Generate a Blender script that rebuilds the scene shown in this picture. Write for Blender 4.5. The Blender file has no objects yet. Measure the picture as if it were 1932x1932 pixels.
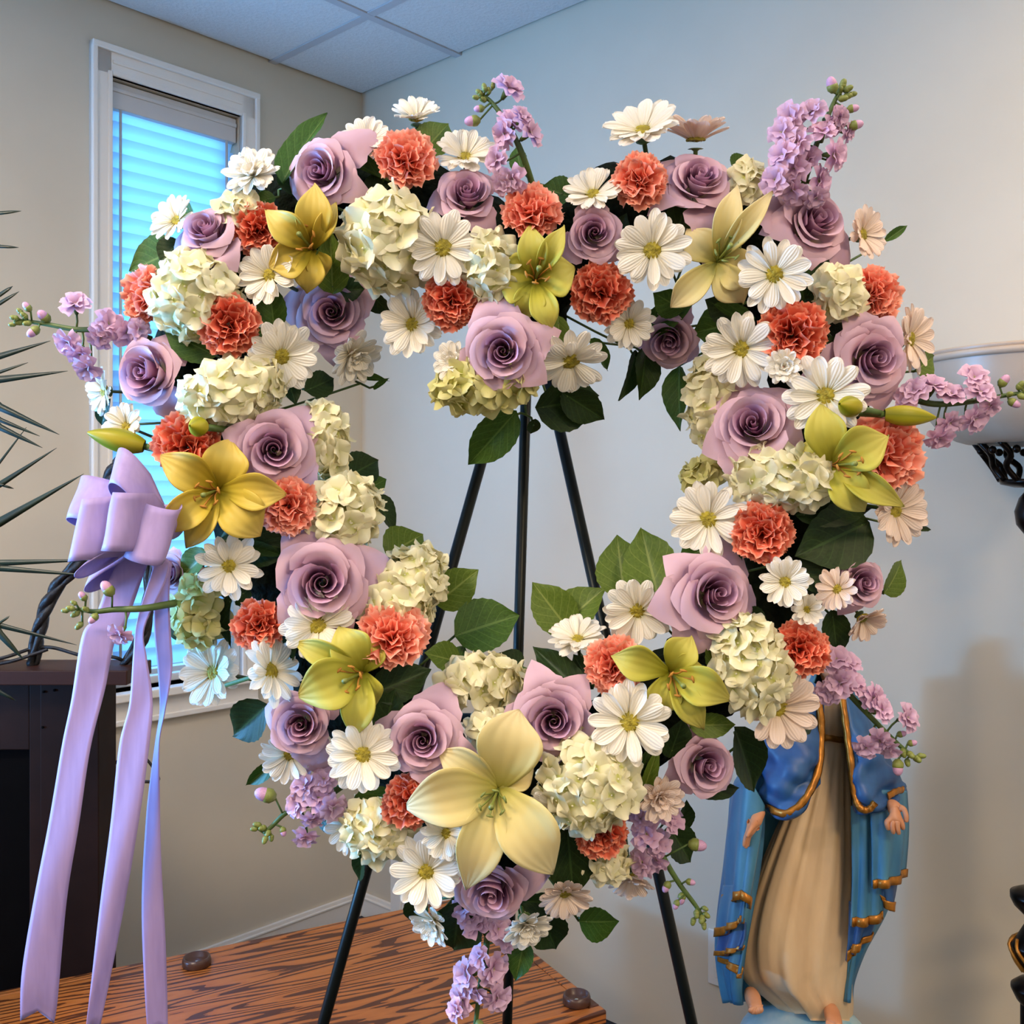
import bpy, math, random
from mathutils import Vector, Matrix
random.seed(7)
sc = bpy.context.scene
PI = math.pi
# ------------------------------------------------------------------ camera, world, light, exposure
F = 1940.0; CX = 966.0; HV = 936.0; EYE = 1.30
cam_d = bpy.data.cameras.new('camera'); cam = bpy.data.objects.new('camera', cam_d); sc.collection.objects.link(cam)
cam.location = (0, 0, EYE); cam.rotation_euler = (PI/2, 0, 0)
cam_d.sensor_width = 36.0; cam_d.lens = 36.0*F/1932.0; cam_d.shift_y = -30.0/1932.0
cam_d.clip_start = 0.05; cam_d.clip_end = 100
sc.camera = cam
sc.view_settings.view_transform = 'Standard'; sc.view_settings.look = 'None'
sc.view_settings.gamma = 1.0; sc.view_settings.use_curve_mapping = False
sc.view_settings.exposure = -0.34
sc.cycles.use_denoising = True
sc.cycles.max_bounces = 8; sc.cycles.diffuse_bounces = 4; sc.cycles.transparent_max_bounces = 8
sc.cycles.sample_clamp_indirect = 6.0

def P(u, v, d):
    return Vector(((u-CX)/F*d, d, EYE+(HV-v)/F*d))

# room frame: origin at the corner, a along the right wall, b along the left wall
TH = math.radians(42.6)
CO = Vector((-0.467, 3.20, 0.0)); EA = Vector((math.cos(TH), -math.sin(TH), 0)); EB = Vector((-math.sin(TH), -math.cos(TH), 0))
CEIL = 2.547; RL = 5.2
def R(a, b, z): return CO + EA*a + EB*b + Vector((0, 0, z))

world = bpy.data.worlds.new('sky'); sc.world = world; world.use_nodes = True
bg = world.node_tree.nodes['Background']; bg.inputs[0].default_value = (0.30, 0.62, 1.0, 1); bg.inputs[1].default_value = 0.9

def area(name, loc, target, sx, sy, power, col):
    l = bpy.data.lights.new(name, 'AREA'); l.shape = 'RECTANGLE'; l.size = sx; l.size_y = sy; l.energy = power; l.color = col
    o = bpy.data.objects.new(name, l); sc.collection.objects.link(o); o.location = loc
    o.rotation_euler = (Vector(target)-Vector(loc)).to_track_quat('-Z', 'Y').to_euler()
    return o
WARM = (1.0, 0.75, 0.47); BLUE = (0.13, 0.45, 1.0)
TROFFERS = [(3.785, 1.855), (1.955, 3.685), (3.785, 4.295), (1.345, 2.465), (2.565, 0.635)]  # last two panels are added to brighten the left and right walls
for k, (a, b) in enumerate(TROFFERS):
    area('troffer_light', R(a, b, CEIL-0.035), R(a, b, 0), 0.56, 0.56, (66, 41, 30, 54, 13)[k], WARM)
area('daylight_and_fill', R(-0.75, 0.63, 1.75), R(1.0, 0.63, 1.85), 1.0, 1.9, 58, (0.10, 0.44, 1.0))
area('daylight_and_fill', R(-0.32, 2.9, 1.15), R(0.50, 2.2, 2.7), 0.95, 0.9, 640, BLUE)  # added fill outside the unseen second window, aimed up to turn the ceiling blue

# ------------------------------------------------------------------ helpers
def srgb(r, g, b):
    def f(c):
        c /= 255.0
        return c/12.92 if c <= 0.04045 else ((c+0.055)/1.055)**2.4
    return (f(r), f(g), f(b), 1.0)

def new_mat(name):
    m = bpy.data.materials.new(name); m.use_nodes = True
    nt = m.node_tree; p = nt.nodes['Principled BSDF']; out = nt.nodes['Material Output']
    return m, nt, p, out
def ramp(nt, stops, fac):
    r = nt.nodes.new('ShaderNodeValToRGB'); e = r.color_ramp.elements
    while len(e) > 1: e.remove(e[-1])
    e[0].position = stops[0][0]; e[0].color = stops[0][1]
    for pos, c in stops[1:]:
        x = e.new(pos); x.color = c
    nt.links.new(fac, r.inputs[0]); return r.outputs[0]
def noise(nt, scale, detail=3, coord='Object', sc3=None, dist=0.0):
    tc = nt.nodes.new('ShaderNodeTexCoord'); n = nt.nodes.new('ShaderNodeTexNoise')
    n.inputs['Scale'].default_value = scale; n.inputs['Detail'].default_value = detail; n.inputs['Distortion'].default_value = dist
    if sc3:
        mp = nt.nodes.new('ShaderNodeMapping'); mp.inputs['Scale'].default_value = sc3
        nt.links.new(tc.outputs[coord], mp.inputs[0]); nt.links.new(mp.outputs[0], n.inputs['Vector'])
    else: nt.links.new(tc.outputs[coord], n.inputs['Vector'])
    return n.outputs['Fac']
def bump(nt, p, fac, strength=0.3, dist=0.01):
    b = nt.nodes.new('ShaderNodeBump'); b.inputs['Strength'].default_value = strength; b.inputs['Distance'].default_value = dist
    nt.links.new(fac, b.inputs['Height']); nt.links.new(b.outputs[0], p.inputs['Normal'])
def translucent(nt, p, out, col, amount):
    t = nt.nodes.new('ShaderNodeBsdfTranslucent'); mx = nt.nodes.new('ShaderNodeMixShader'); mx.inputs[0].default_value = amount
    if isinstance(col, tuple): t.inputs[0].default_value = col
    else: nt.links.new(col, t.inputs[0])
    nt.links.new(p.outputs[0], mx.inputs[1]); nt.links.new(t.outputs[0], mx.inputs[2]); nt.links.new(mx.outputs[0], out.inputs[0])
def mat_plain(name, col, rough=0.5, metal=0.0, var=0.12, scale=20, bmp=0.0, spec=0.5):
    m, nt, p, out = new_mat(name)
    n = noise(nt, scale)
    c0 = tuple(x*(1-var) for x in col[:3])+(1,); c1 = tuple(min(1, x*(1+var)) for x in col[:3])+(1,)
    nt.links.new(ramp(nt, [(0.3, c0), (0.7, c1)], n), p.inputs['Base Color'])
    p.inputs['Roughness'].default_value = rough; p.inputs['Metallic'].default_value = metal
    p.inputs['Specular IOR Level'].default_value = spec
    if bmp: bump(nt, p, n, bmp)
    return m
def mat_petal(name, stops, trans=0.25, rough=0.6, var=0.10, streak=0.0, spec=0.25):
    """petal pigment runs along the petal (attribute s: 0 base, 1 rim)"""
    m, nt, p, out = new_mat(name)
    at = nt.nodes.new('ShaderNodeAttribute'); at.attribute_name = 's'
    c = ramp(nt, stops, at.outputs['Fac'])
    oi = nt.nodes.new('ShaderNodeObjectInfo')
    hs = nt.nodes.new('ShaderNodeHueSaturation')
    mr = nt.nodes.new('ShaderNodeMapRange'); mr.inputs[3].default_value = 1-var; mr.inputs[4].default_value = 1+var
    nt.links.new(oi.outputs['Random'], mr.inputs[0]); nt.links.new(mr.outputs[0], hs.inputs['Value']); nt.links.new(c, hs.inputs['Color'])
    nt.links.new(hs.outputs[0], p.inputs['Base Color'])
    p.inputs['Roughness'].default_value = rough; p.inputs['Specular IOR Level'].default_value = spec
    if streak:
        a2 = nt.nodes.new('ShaderNodeAttribute'); a2.attribute_name = 't'
        w = nt.nodes.new('ShaderNodeMath'); w.operation = 'SINE'
        mu = nt.nodes.new('ShaderNodeMath'); mu.operation = 'MULTIPLY'; mu.inputs[1].default_value = 16
        nt.links.new(a2.outputs['Fac'], mu.inputs[0]); nt.links.new(mu.outputs[0], w.inputs[0])
        bump(nt, p, w.outputs[0], streak, 0.002)
    translucent(nt, p, out, hs.outputs[0], trans)
    return m

def build(name, verts, faces, mat, s=None, t=None, smooth=True, midx=None):
    me = bpy.data.meshes.new(name); me.from_pydata([tuple(v) for v in verts], [], faces); me.update()
    mats = mat if isinstance(mat, (list, tuple)) else [mat]
    for x in mats: me.materials.append(x)
    if midx: me.polygons.foreach_set('material_index', midx)
    if smooth: me.polygons.foreach_set('use_smooth', [True]*len(me.polygons))
    for nm, arr in (('s', s), ('t', t)):
        if arr is not None:
            a = me.attributes.new(nm, 'FLOAT', 'POINT'); a.data.foreach_set('value', arr)
    return me
def put(name, me, parent=None, mtx=None):
    o = bpy.data.objects.new(name, me); sc.collection.objects.link(o)
    if parent: o.parent = parent
    if mtx is not None: o.matrix_local = mtx
    return o
def tag(o, label=None, cat=None, group=None, kind=None):
    if label: o['label'] = label
    if cat: o['category'] = cat
    if group: o['group'] = group
    if kind: o['kind'] = kind
    return o
def root(name, label, cat, mtx=None, loc=None, group=None):
    o = bpy.data.objects.new(name, None); sc.collection.objects.link(o); o.empty_display_size = 0.02
    if mtx is not None: o.matrix_world = mtx
    if loc is not None: o.location = loc
    return tag(o, label, cat, group)

class MB:
    """collects verts and faces"""
    def __init__(self): self.v = []; self.f = []; self.s = []; self.t = []; self.mi = []; self.cur = 0
    def add(self, vs, fs, s=None, t=None):
        b = len(self.v); self.v += [Vector(x) for x in vs]; self.f += [tuple(i+b for i in q) for q in fs]
        self.s += list(s) if s else [0.0]*len(vs); self.t += list(t) if t else [0.0]*len(vs); self.mi += [self.cur]*len(fs)
    def mesh(self, name, mat, smooth=True): return build(name, self.v, self.f, mat, self.s, self.t, smooth, self.mi)
    def off(self, o):
        self.v = [x-o for x in self.v]; return self
def grid_faces(n, m, closed=False, base=0):
    fs = []
    for i in range(n-1):
        for j in range(m if closed else m-1):
            k = (j+1) % m
            fs.append((base+i*m+j, base+i*m+k, base+(i+1)*m+k, base+(i+1)*m+j))
    return fs
def cr(p0, p1, p2, p3, t):
    return 0.5*((2*p1)+(p2-p0)*t+(2*p0-5*p1+4*p2-p3)*t*t+(3*p1-p0-3*p2+p3)*t*t*t)
def spline(pts, n, closed=False):
    pts = [Vector(p) for p in pts]; N = len(pts); out = []
    segs = N if closed else N-1
    for k in range(n):
        x = k/(n if closed else n-1)*segs; i = min(int(x), segs-1); f = x-i
        if closed: q = [pts[(i+j-1) % N] for j in range(4)]
        else: q = [pts[max(0, min(N-1, i+j-1))] for j in range(4)]
        if not closed:
            if i == 0: q[0] = 2*pts[0]-pts[1]
            if i == N-2: q[3] = 2*pts[-1]-pts[-2]
        out.append(cr(*q, f))
    return out
def patch(mb, ctrl, n, m, disp=None):
    """smooth sheet through a grid of control points; rows run along s, columns along t"""
    rows = [spline(r, m) for r in ctrl]
    cols = [spline([r[j] for r in rows], n) for j in range(m)]
    vs, ss, ts = [], [], []
    for i in range(n):
        for j in range(m):
            vs.append(cols[j][i].copy()); ss.append(i/(n-1)); ts.append(j/(m-1)*2-1)
    if disp:
        nv = []
        for i in range(n):
            for j in range(m):
                du = vs[min(i+1, n-1)*m+j]-vs[max(i-1, 0)*m+j]; dv = vs[i*m+min(j+1, m-1)]-vs[i*m+max(j-1, 0)]
                nn = du.cross(dv)
                if nn.length > 1e-12: nn.normalize()
                nv.append(vs[i*m+j]+nn*disp(i/(n-1), j/(m-1)))
        vs = nv
    mb.add(vs, grid_faces(n, m), ss, ts)
def tube(mb, pts, rad, seg=8, cap=True, flat=None):
    """round bar along pts; rad number or list; flat = (axis, factor) squashes it"""
    pts = [Vector(p) for p in pts]; n = len(pts)
    rr = rad if isinstance(rad, (list, tuple)) else [rad]*n
    vs = []; ref = None
    for i in range(n):
        d = (pts[min(i+1, n-1)]-pts[max(i-1, 0)]).normalized()
        if ref is None: ref = Vector((0, 0, 1)) if abs(d.z) < 0.9 else Vector((1, 0, 0))
        x = (ref-d*ref.dot(d)).normalized(); y = d.cross(x); ref = x
        for k in range(seg):
            a = 2*PI*k/seg; vs.append(pts[i]+(x*math.cos(a)+y*math.sin(a))*rr[i])
    fs = grid_faces(n, seg, True)
    if cap: fs += [tuple(range(seg))[::-1], tuple((n-1)*seg+k for k in range(seg))]
    mb.add(vs, fs)
def lathe(mb, prof, seg=24, mtx=None, s=None):
    vs = []
    for r, z in prof:
        for k in range(seg):
            a = 2*PI*k/seg; vs.append(Vector((r*math.cos(a), r*math.sin(a), z)))
    if mtx is not None: vs = [mtx @ v for v in vs]
    n = len(prof); fs = grid_faces(n, seg, True)
    fs += [tuple(range(seg))[::-1], tuple((n-1)*seg+k for k in range(seg))]
    mb.add(vs, fs)
def ellipsoid(mb, c, rx, ry, rz, n=8, m=12, mtx=None):
    vs = []
    for i in range(n+1):
        th = PI*i/n
        for k in range(m):
            a = 2*PI*k/m; v = Vector((rx*math.sin(th)*math.cos(a), ry*math.sin(th)*math.sin(a), -rz*math.cos(th)))
            if mtx is not None: v = mtx @ v
            vs.append(v+Vector(c))
    mb.add(vs, grid_faces(n+1, m, True), [math.sin(PI*0.5*i/n) for i in range(n+1) for k in range(m)])
def boxc(mb, corners):
    """8 corners: 4 low, 4 high, same winding"""
    mb.add(corners, [(3, 2, 1, 0), (4, 5, 6, 7), (0, 1, 5, 4), (1, 2, 6, 5), (2, 3, 7, 6), (3, 0, 4, 7)])
def boxr(mb, a0, a1, b0, b1, z0, z1):
    boxc(mb, [R(a0, b0, z0), R(a0, b1, z0), R(a1, b1, z0), R(a1, b0, z0), R(a0, b0, z1), R(a0, b1, z1), R(a1, b1, z1), R(a1, b0, z1)])
def boxw(mb, x0, x1, y0, y1, z0, z1):
    boxc(mb, [Vector(q) for q in ((x0, y0, z0), (x1, y0, z0), (x1, y1, z0), (x0, y1, z0), (x0, y0, z1), (x1, y0, z1), (x1, y1, z1), (x0, y1, z1))])
def bevel(o, w=0.003, seg=2):
    b = o.modifiers.new('bevel', 'BEVEL'); b.width = w; b.segments = seg; b.limit_method = 'ANGLE'; return o
def solid(o, th):
    s = o.modifiers.new('solid', 'SOLIDIFY'); s.thickness = th; s.offset = 0; return o
def part_box_r(name, args, mat, parent=None, bw=0.002):
    mb = MB(); boxr(mb, *args); o = put(name, mb.mesh(name, mat, False), parent)
    if bw: bevel(o, bw)
    return o
# ------------------------------------------------------------------ the room
M_wall = mat_plain('wall_paint', srgb(212, 201, 180), 0.85, var=0.02, scale=6, spec=0.2)
M_trim = mat_plain('white_trim_paint', srgb(240, 235, 226), 0.45, var=0.02, scale=8)
M_tile = mat_plain('ceiling_tile', srgb(214, 214, 212), 0.95, var=0.04, scale=120, bmp=0.25, spec=0.1)
M_bar = mat_plain('grid_bar_paint', srgb(184, 184, 186), 0.6, var=0.02)
M_carpet = mat_plain('carpet', srgb(46, 50, 58), 0.95, var=0.35, scale=90, bmp=0.6, spec=0.1)

def struct(name, mb, mat, bw=0.0):
    o = put(name, mb.mesh(name, mat, False)); tag(o, kind='structure')
    if bw: bevel(o, bw)
    return o
mb = MB(); boxr(mb, -0.12, RL+0.12, -0.12, RL+0.12, -0.1, 0.0); struct('floor', mb, M_carpet)
mb = MB(); boxr(mb, -0.12, RL+0.12, -0.12, RL+0.12, CEIL+0.02, CEIL+0.1); ceil_o = struct('ceiling', mb, M_bar)
# tiles and T-bars of the suspended ceiling
ta = [0.0]+[0.43+0.61*k for k in range(8)]+[RL]
tb = [0.0]+[0.33+0.61*k for k in range(8)]+[RL]
tile_me = {}
for i in range(len(ta)-1):
    for j in range(len(tb)-1):
        a0, a1, b0, b1 = ta[i]+0.010, ta[i+1]-0.010, tb[j]+0.010, tb[j+1]-0.010
        if a1-a0 < 0.05 or b1-b0 < 0.05: continue
        if any(a0 < a < a1 and b0 < b < b1 for a, b in TROFFERS): continue
        mb = MB(); boxr(mb, a0, a1, b0, b1, CEIL, CEIL+0.02); bevel(put('ceiling_tile', mb.mesh('ceiling_tile', M_tile, False), ceil_o), 0.003)
for a in ta[1:-1]:
    mb = MB(); boxr(mb, a-0.012, a+0.012, 0, RL, CEIL-0.004, CEIL+0.02); put('grid_bar', mb.mesh('grid_bar', M_bar, False), ceil_o)
for b in tb[1:-1]:
    mb = MB(); boxr(mb, 0, RL, b-0.012, b+0.012, CEIL-0.0035, CEIL+0.02); put('grid_bar', mb.mesh('grid_bar', M_bar, False), ceil_o)
mb = MB(); boxr(mb, -0.12, RL+0.12, -0.12, 0, 0, CEIL+0.02); struct('wall_right', mb, M_wall)
mb = MB(); boxr(mb, RL, RL+0.12, 0, RL+0.12, 0, CEIL+0.02); struct('wall_east', mb, M_wall)
mb = MB(); boxr(mb, -0.12, RL, RL, RL+0.12, 0, CEIL+0.02); struct('wall_back', mb, M_wall)
WINS = [(0.438, 0.814, 0.80, 2.36), (2.35, 3.45, 0.80, 2.36)]  # second window is unseen, added to let blue light onto the ceiling
mb = MB()
bs = 0.0
for (b0, b1, z0, z1) in WINS:
    boxr(mb, -0.12, 0, bs, b0, 0, CEIL+0.02); boxr(mb, -0.12, 0, b0, b1, 0, z0); boxr(mb, -0.12, 0, b0, b1, z1, CEIL+0.02); bs = b1
boxr(mb, -0.12, 0, bs, RL, 0, CEIL+0.02)
struct('wall_left', mb, M_wall)
# baseboards with a moulded cap
def baseboard(name, pts):
    mb = MB()
    for (q0, q1, ax) in pts:
        for (th, z0, z1) in ((0.012, 0, 0.058), (0.016, 0.056, 0.062), (0.010, 0.062, 0.072)):
            if ax == 'b': boxr(mb, 0, th, q0, q1, z0, z1)
            else: boxr(mb, q0, q1, 0, th, z0, z1)
    struct(name, mb, M_trim, 0.0015)
baseboard('baseboard_left', [(0, RL, 'b')]); baseboard('baseboard_right', [(0, 0.16, 'a')])
# low white casing on the right wall beside the corner
mb = MB(); boxr(mb, 0.16, 0.205, 0, 0.022, 0, 0.62); boxr(mb, 0.205, 0.225, 0, 0.016, 0, 0.62); boxr(mb, 0.225, 0.42, 0, 0.010, 0, 0.60)
boxr(mb, 0.42, 0.465, 0, 0.022, 0, 0.62); boxr(mb, 0.15, 0.475, 0, 0.028, 0.60, 0.65); struct('trim_1', mb, M_trim, 0.002)

m, nt, p, out = new_mat('window_glass')
tr = nt.nodes.new('ShaderNodeBsdfTransparent'); gl = nt.nodes.new('ShaderNodeBsdfGlossy'); gl.inputs['Roughness'].default_value = 0.02
mx = nt.nodes.new('ShaderNodeMixShader'); fr = nt.nodes.new('ShaderNodeFresnel'); fr.inputs[0].default_value = 1.3
nt.links.new(fr.outputs[0], mx.inputs[0]); nt.links.new(tr.outputs[0], mx.inputs[1]); nt.links.new(gl.outputs[0], mx.inputs[2]); nt.links.new(mx.outputs[0], out.inputs[0])
M_glass = m
for k, (b0, b1, z0, z1) in enumerate(WINS):
    w = root('window_%d' % (k+1), None, None); tag(w, kind='structure')
    c = 0.054
    def casing(name, args):
        mb = MB(); boxr(mb, *args[0])
        for e in args[1:]: boxr(mb, *e)
        o = put(name, mb.mesh(name, M_trim, False), w); bevel(o, 0.003); return o
    casing('side_casing', [(0, 0.016, b1, b1+c, z0-0.02, z1+0.075), (0.0, 0.024, b1+c-0.014, b1+c, z0-0.02, z1+0.075), (0.0, 0.020, b1, b1+0.012, z0-0.02, z1+0.01)])
    casing('side_casing', [(0, 0.016, b0-c, b0, z0-0.02, z1+0.075), (0.0, 0.024, b0-c, b0-c+0.014, z0-0.02, z1+0.075), (0.0, 0.020, b0-0.012, b0, z0-0.02, z1+0.01)])
    casing('head_casing', [(0, 0.016, b0-c, b1+c, z1, z1+0.075), (0, 0.025, b0-c, b1+c, z1+0.058, z1+0.075), (0, 0.020, b0, b1, z1, z1+0.014), (0, 0.019, b0, b1, z1+0.03, z1+0.04)])
    casing('sill', [(-0.10, 0.035, b0-c-0.02, b1+c+0.02, z0-0.022, z0)])
    casing('apron', [(0, 0.014, b0-c, b1+c, z0-0.075, z0-0.022), (0, 0.018, b0-c, b1+c, z0-0.085, z0-0.070)])
    for (q0, q1, y0, y1) in ((b0, b0+0.03, z0, z1), (b1-0.03, b1, z0, z1), (b0, b1, z0, z0+0.035), (b0, b1, z1-0.03, z1), (b0, b1, (z0+z1)/2-0.018, (z0+z1)/2+0.018)):
        mb = MB(); boxr(mb, -0.105, -0.075, q0, q1, y0, y1); put('sash_rail', mb.mesh('sash_rail', M_trim, False), w)
    mb = MB(); boxr(mb, -0.092, -0.088, b0+0.03, b1-0.03, z0+0.035, z1-0.03); put('pane', mb.mesh('pane', M_glass, False), w)
# blind with separate slats
m, nt, p, out = new_mat('blind_slat'); p.inputs['Base Color'].default_value = srgb(235, 238, 240); p.inputs['Roughness'].default_value = 0.4
translucent(nt, p, out, srgb(205, 225, 240), 0.75); M_slat = m
M_val = mat_plain('blind_valance', srgb(205, 203, 200), 0.5, var=0.02)
b0, b1, z0, z1 = WINS[0]
bl = root('window_blind', 'white horizontal slat blind glowing blue inside the tall narrow window', 'blind', loc=R(-0.035, (b0+b1)/2, z0))
def relr(mb, o): return mb.off(o.location)
mb = MB(); boxr(mb, -0.05, -0.008, b0+0.004, b1-0.004, z1-0.072, z1-0.004); boxr(mb, -0.012, -0.004, b0+0.004, b1-0.004, z1-0.030, z1-0.018)
bevel(put('valance', relr(mb, bl).mesh('valance', M_val, False), bl), 0.003)
sp = 0.040; tilt = math.radians(62); zt = z1-0.085
sv = []; cz, sz = 0.030*math.cos(tilt), 0.030*math.sin(tilt)
mb = MB(); nb = 2
for (u, cur) in ((-1, 0), (-0.33, .0022), (0.33, .0022), (1, 0)):
    for b in (b0+0.006, b1-0.006):
        aa = u*cz+cur*math.sin(tilt); zz = u*sz+cur*math.cos(tilt)
        mb.v.append(EA*aa+EB*(b-(b0+b1)/2)+Vector((0, 0, zz)))
mb.f = grid_faces(4, 2); mb.s = [0]*8; mb.t = [0]*8; mb.mi = [0]*3
slat_me = mb.mesh('slat', M_slat)
k = 0
while zt-k*sp > z0+0.05:
    o = put('slat', slat_me, bl); o.location = Vector((0, 0, zt-k*sp-z0)); k += 1
mb = MB(); boxr(mb, -0.05, -0.022, b0+0.006, b1-0.006, z0+0.006, z0+0.026); bevel(put('bottom_rail', relr(mb, bl).mesh('bottom_rail', M_val, False), bl), 0.003)
for b in (b1-0.034, b0+0.034):
    for nm, aa in (('ladder_cord', -0.010),):
        mb = MB(); tube(mb, [R(aa, b, z0+0.02), R(aa, b, z1-0.07)], 0.0038, 6); put(nm, relr(mb, bl).mesh(nm, M_val), bl)
# ceiling light panels out of frame (warm room light; last two added to brighten walls)
m, nt, p, out = new_mat('light_diffuser'); p.inputs['Base Color'].default_value = (0.9, 0.88, 0.8, 1); p.inputs['Emission Color'].default_value = WARM+(1,); p.inputs['Emission Strength'].default_value = 2.0; M_diff = m
LBL = ['nearest the lamp side wall', 'at the far end of the window wall', 'in the rear corner of the ceiling', 'added by the narrow window to brighten the left wall', 'added above the statue to brighten the right wall']
for (a, b) in TROFFERS:
    t = root('ceiling_light', 'square warm ceiling light panel ' + LBL.pop(0), 'light', loc=R(a, b, CEIL), group='ceiling light panels')
    mb = MB(); boxr(mb, a-0.29, a+0.29, b-0.29, b+0.29, CEIL-0.012, CEIL+0.018); put('diffuser', mb.off(t.location).mesh('diffuser', M_diff, False), t)
    mb = MB()
    for q in ((a-0.30, a-0.28, b-0.3, b+0.3), (a+0.28, a+0.3, b-0.3, b+0.3), (a-0.3, a+0.3, b-0.3, b-0.28), (a-0.3, a+0.3, b+0.28, b+0.3)): boxr(mb, *q, CEIL-0.02, CEIL+0.018)
    put('frame', mb.off(t.location).mesh('frame', M_trim, False), t)
# wall outlet behind the statue
M_plate = mat_plain('outlet_plastic', srgb(226, 222, 214), 0.35, var=0.01)
M_hole = mat_plain('outlet_slot', srgb(30, 28, 26), 0.6)
ot = root('wall_outlet', 'white outlet plate on the wall behind the blue robed statue', 'outlet', loc=R(1.285, 0.0, 0.25))
mb = MB(); boxr(mb, 1.248, 1.322, 0, 0.006, 0.187, 0.312); bevel(put('plate', mb.off(ot.location).mesh('plate', M_plate, False), ot), 0.002)
for z in (0.222, 0.277):
    mb = MB(); boxr(mb, 1.268, 1.302, 0.004, 0.009, z-0.016, z+0.016); s_ = bevel(put('socket', mb.off(ot.location).mesh('socket', M_plate, False), ot), 0.002)
    mb = MB(); boxr(mb, 1.276, 1.279, 0.008, 0.0095, z-0.006, z+0.008); boxr(mb, 1.291, 1.294, 0.008, 0.0095, z-0.006, z+0.008); put('slot', mb.off(ot.location).mesh('slot', M_hole, False), s_)

# ------------------------------------------------------------------ oak cabinet under the wreath
m, nt, p, out = new_mat('oak_veneer')
tc = nt.nodes.new('ShaderNodeTexCoord'); mp = nt.nodes.new('ShaderNodeMapping'); mp.inputs['Scale'].default_value = (0.75, 8.0, 8.0)
nt.links.new(tc.outputs['Object'], mp.inputs[0])
n1 = nt.nodes.new('ShaderNodeTexNoise'); n1.inputs['Scale'].default_value = 1.25; n1.inputs['Detail'].default_value = 2.0; n1.inputs['Roughness'].default_value = 0.42; n1.inputs['Distortion'].default_value = 0.25
nt.links.new(mp.outputs[0], n1.inputs['Vector'])
mu = nt.nodes.new('ShaderNodeMath'); mu.operation = 'MULTIPLY'; mu.inputs[1].default_value = 19.0; nt.links.new(n1.outputs['Fac'], mu.inputs[0])
fc = nt.nodes.new('ShaderNodeMath'); fc.operation = 'FRACT'; nt.links.new(mu.outputs[0], fc.inputs[0])
mp2 = nt.nodes.new('ShaderNodeMapping'); mp2.inputs['Scale'].default_value = (4, 120, 120); nt.links.new(tc.outputs['Object'], mp2.inputs[0])
n2 = nt.nodes.new('ShaderNodeTexNoise'); n2.inputs['Scale'].default_value = 1.5; n2.inputs['Detail'].default_value = 4; nt.links.new(mp2.outputs[0], n2.inputs['Vector'])
ad = nt.nodes.new('ShaderNodeMath'); ad.operation = 'MULTIPLY_ADD'; ad.inputs[1].default_value = 0.7; nt.links.new(n2.outputs['Fac'], ad.inputs[0]); nt.links.new(fc.outputs[0], ad.inputs[2])
c = ramp(nt, [(0.28, srgb(152, 84, 34)), (0.62, srgb(174, 103, 46)), (1.02, srgb(160, 92, 38)), (1.16, srgb(102, 54, 22)), (1.38, srgb(80, 40, 16))], ad.outputs[0])
for e in c.node.color_ramp.elements: e.position = e.position/1.7
dv = nt.nodes.new('ShaderNodeMath'); dv.operation = 'DIVIDE'; dv.inputs[1].default_value = 1.7; nt.links.new(ad.outputs[0], dv.inputs[0]); nt.links.new(dv.outputs[0], c.node.inputs[0])
nt.links.new(c, p.inputs['Base Color']); p.inputs['Roughness'].default_value = 0.42; bump(nt, p, n2.outputs['Fac'], 0.08, 0.002)
M_oak = m
TZ = 0.40
Nc = Vector((0.166, 1.80, 0)); Fc = Vector((-0.107, 2.312, 0))
dl = Vector((-0.882, -0.470, 0)); dl = (dl-(Fc-Nc).normalized()*dl.dot((Fc-Nc).normalized())).normalized(); LT = 1.38
wd = (Fc-Nc).normalized(); WD = (Fc-Nc).length
ctr = Nc+dl*LT/2+wd*WD/2
cab = root('oak_cabinet', 'low oak cabinet with bold dark grain beneath the flower wreath', 'cabinet', mtx=Matrix.Translation(ctr) @ Matrix(((dl.x, wd.x, 0, 0), (dl.y, wd.y, 0, 0), (0, 0, 1, 0), (0, 0, 0, 1))))
def cbox(nm, x0, x1, y0, y1, z0, z1, mat=M_oak, bw=0.003):
    mb = MB(); boxw(mb, x0, x1, y0, y1, z0, z1); return bevel(put(nm, mb.mesh(nm, mat, False), cab), bw)
hx, hy = LT/2, WD/2
cbox('top_panel', -hx+0.022, hx-0.022, -hy+0.022, hy-0.022, TZ-0.022, TZ)
cbox('edge_band', -hx, hx, -hy, -hy+0.022, TZ-0.024, TZ); cbox('edge_band', -hx, hx, hy-0.022, hy, TZ-0.024, TZ)
cbox('edge_band', -hx, -hx+0.0215, -hy+0.022, hy-0.022, TZ-0.024, TZ); cbox('edge_band', hx-0.0215, hx, -hy+0.022, hy-0.022, TZ-0.024, TZ)
cbox('body', -hx+0.004, hx-0.004, -hy+0.004, hy-0.004, 0.03, TZ-0.0245); cbox('plinth', -hx+0.02, hx-0.02, -hy+0.02, hy-0.02, 0, 0.031)
M_cup = mat_plain('brown_rubber', srgb(74, 48, 38), 0.3, var=0.15); M_screw = mat_plain('screw_steel', srgb(200, 195, 185), 0.25, 0.9)
inv = cab.matrix_world.inverted()
for (u, v) in ((371, 1821), (1088, 1893)):
    d = (EYE-TZ)*F/(v-HV); w = inv @ P(u, v, d); r = 26.5/F*d
    mb = MB(); lathe(mb, [(r*0.92, 0), (r, 0.002), (r, 0.011), (r*0.93, 0.017), (r*0.84, 0.017), (r*0.76, 0.008), (r*0.2, 0.0062), (0.0005, 0.0062)], 28)
    b_ = put('rubber_bumper', mb.mesh('rubber_bumper', M_cup), cab, Matrix.Translation((w.x, w.y, TZ)))
    mb = MB(); ellipsoid(mb, (0, 0, 0.0068), 0.0045, 0.0045, 0.002); put('screw', mb.mesh('screw', M_screw), b_)

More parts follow.
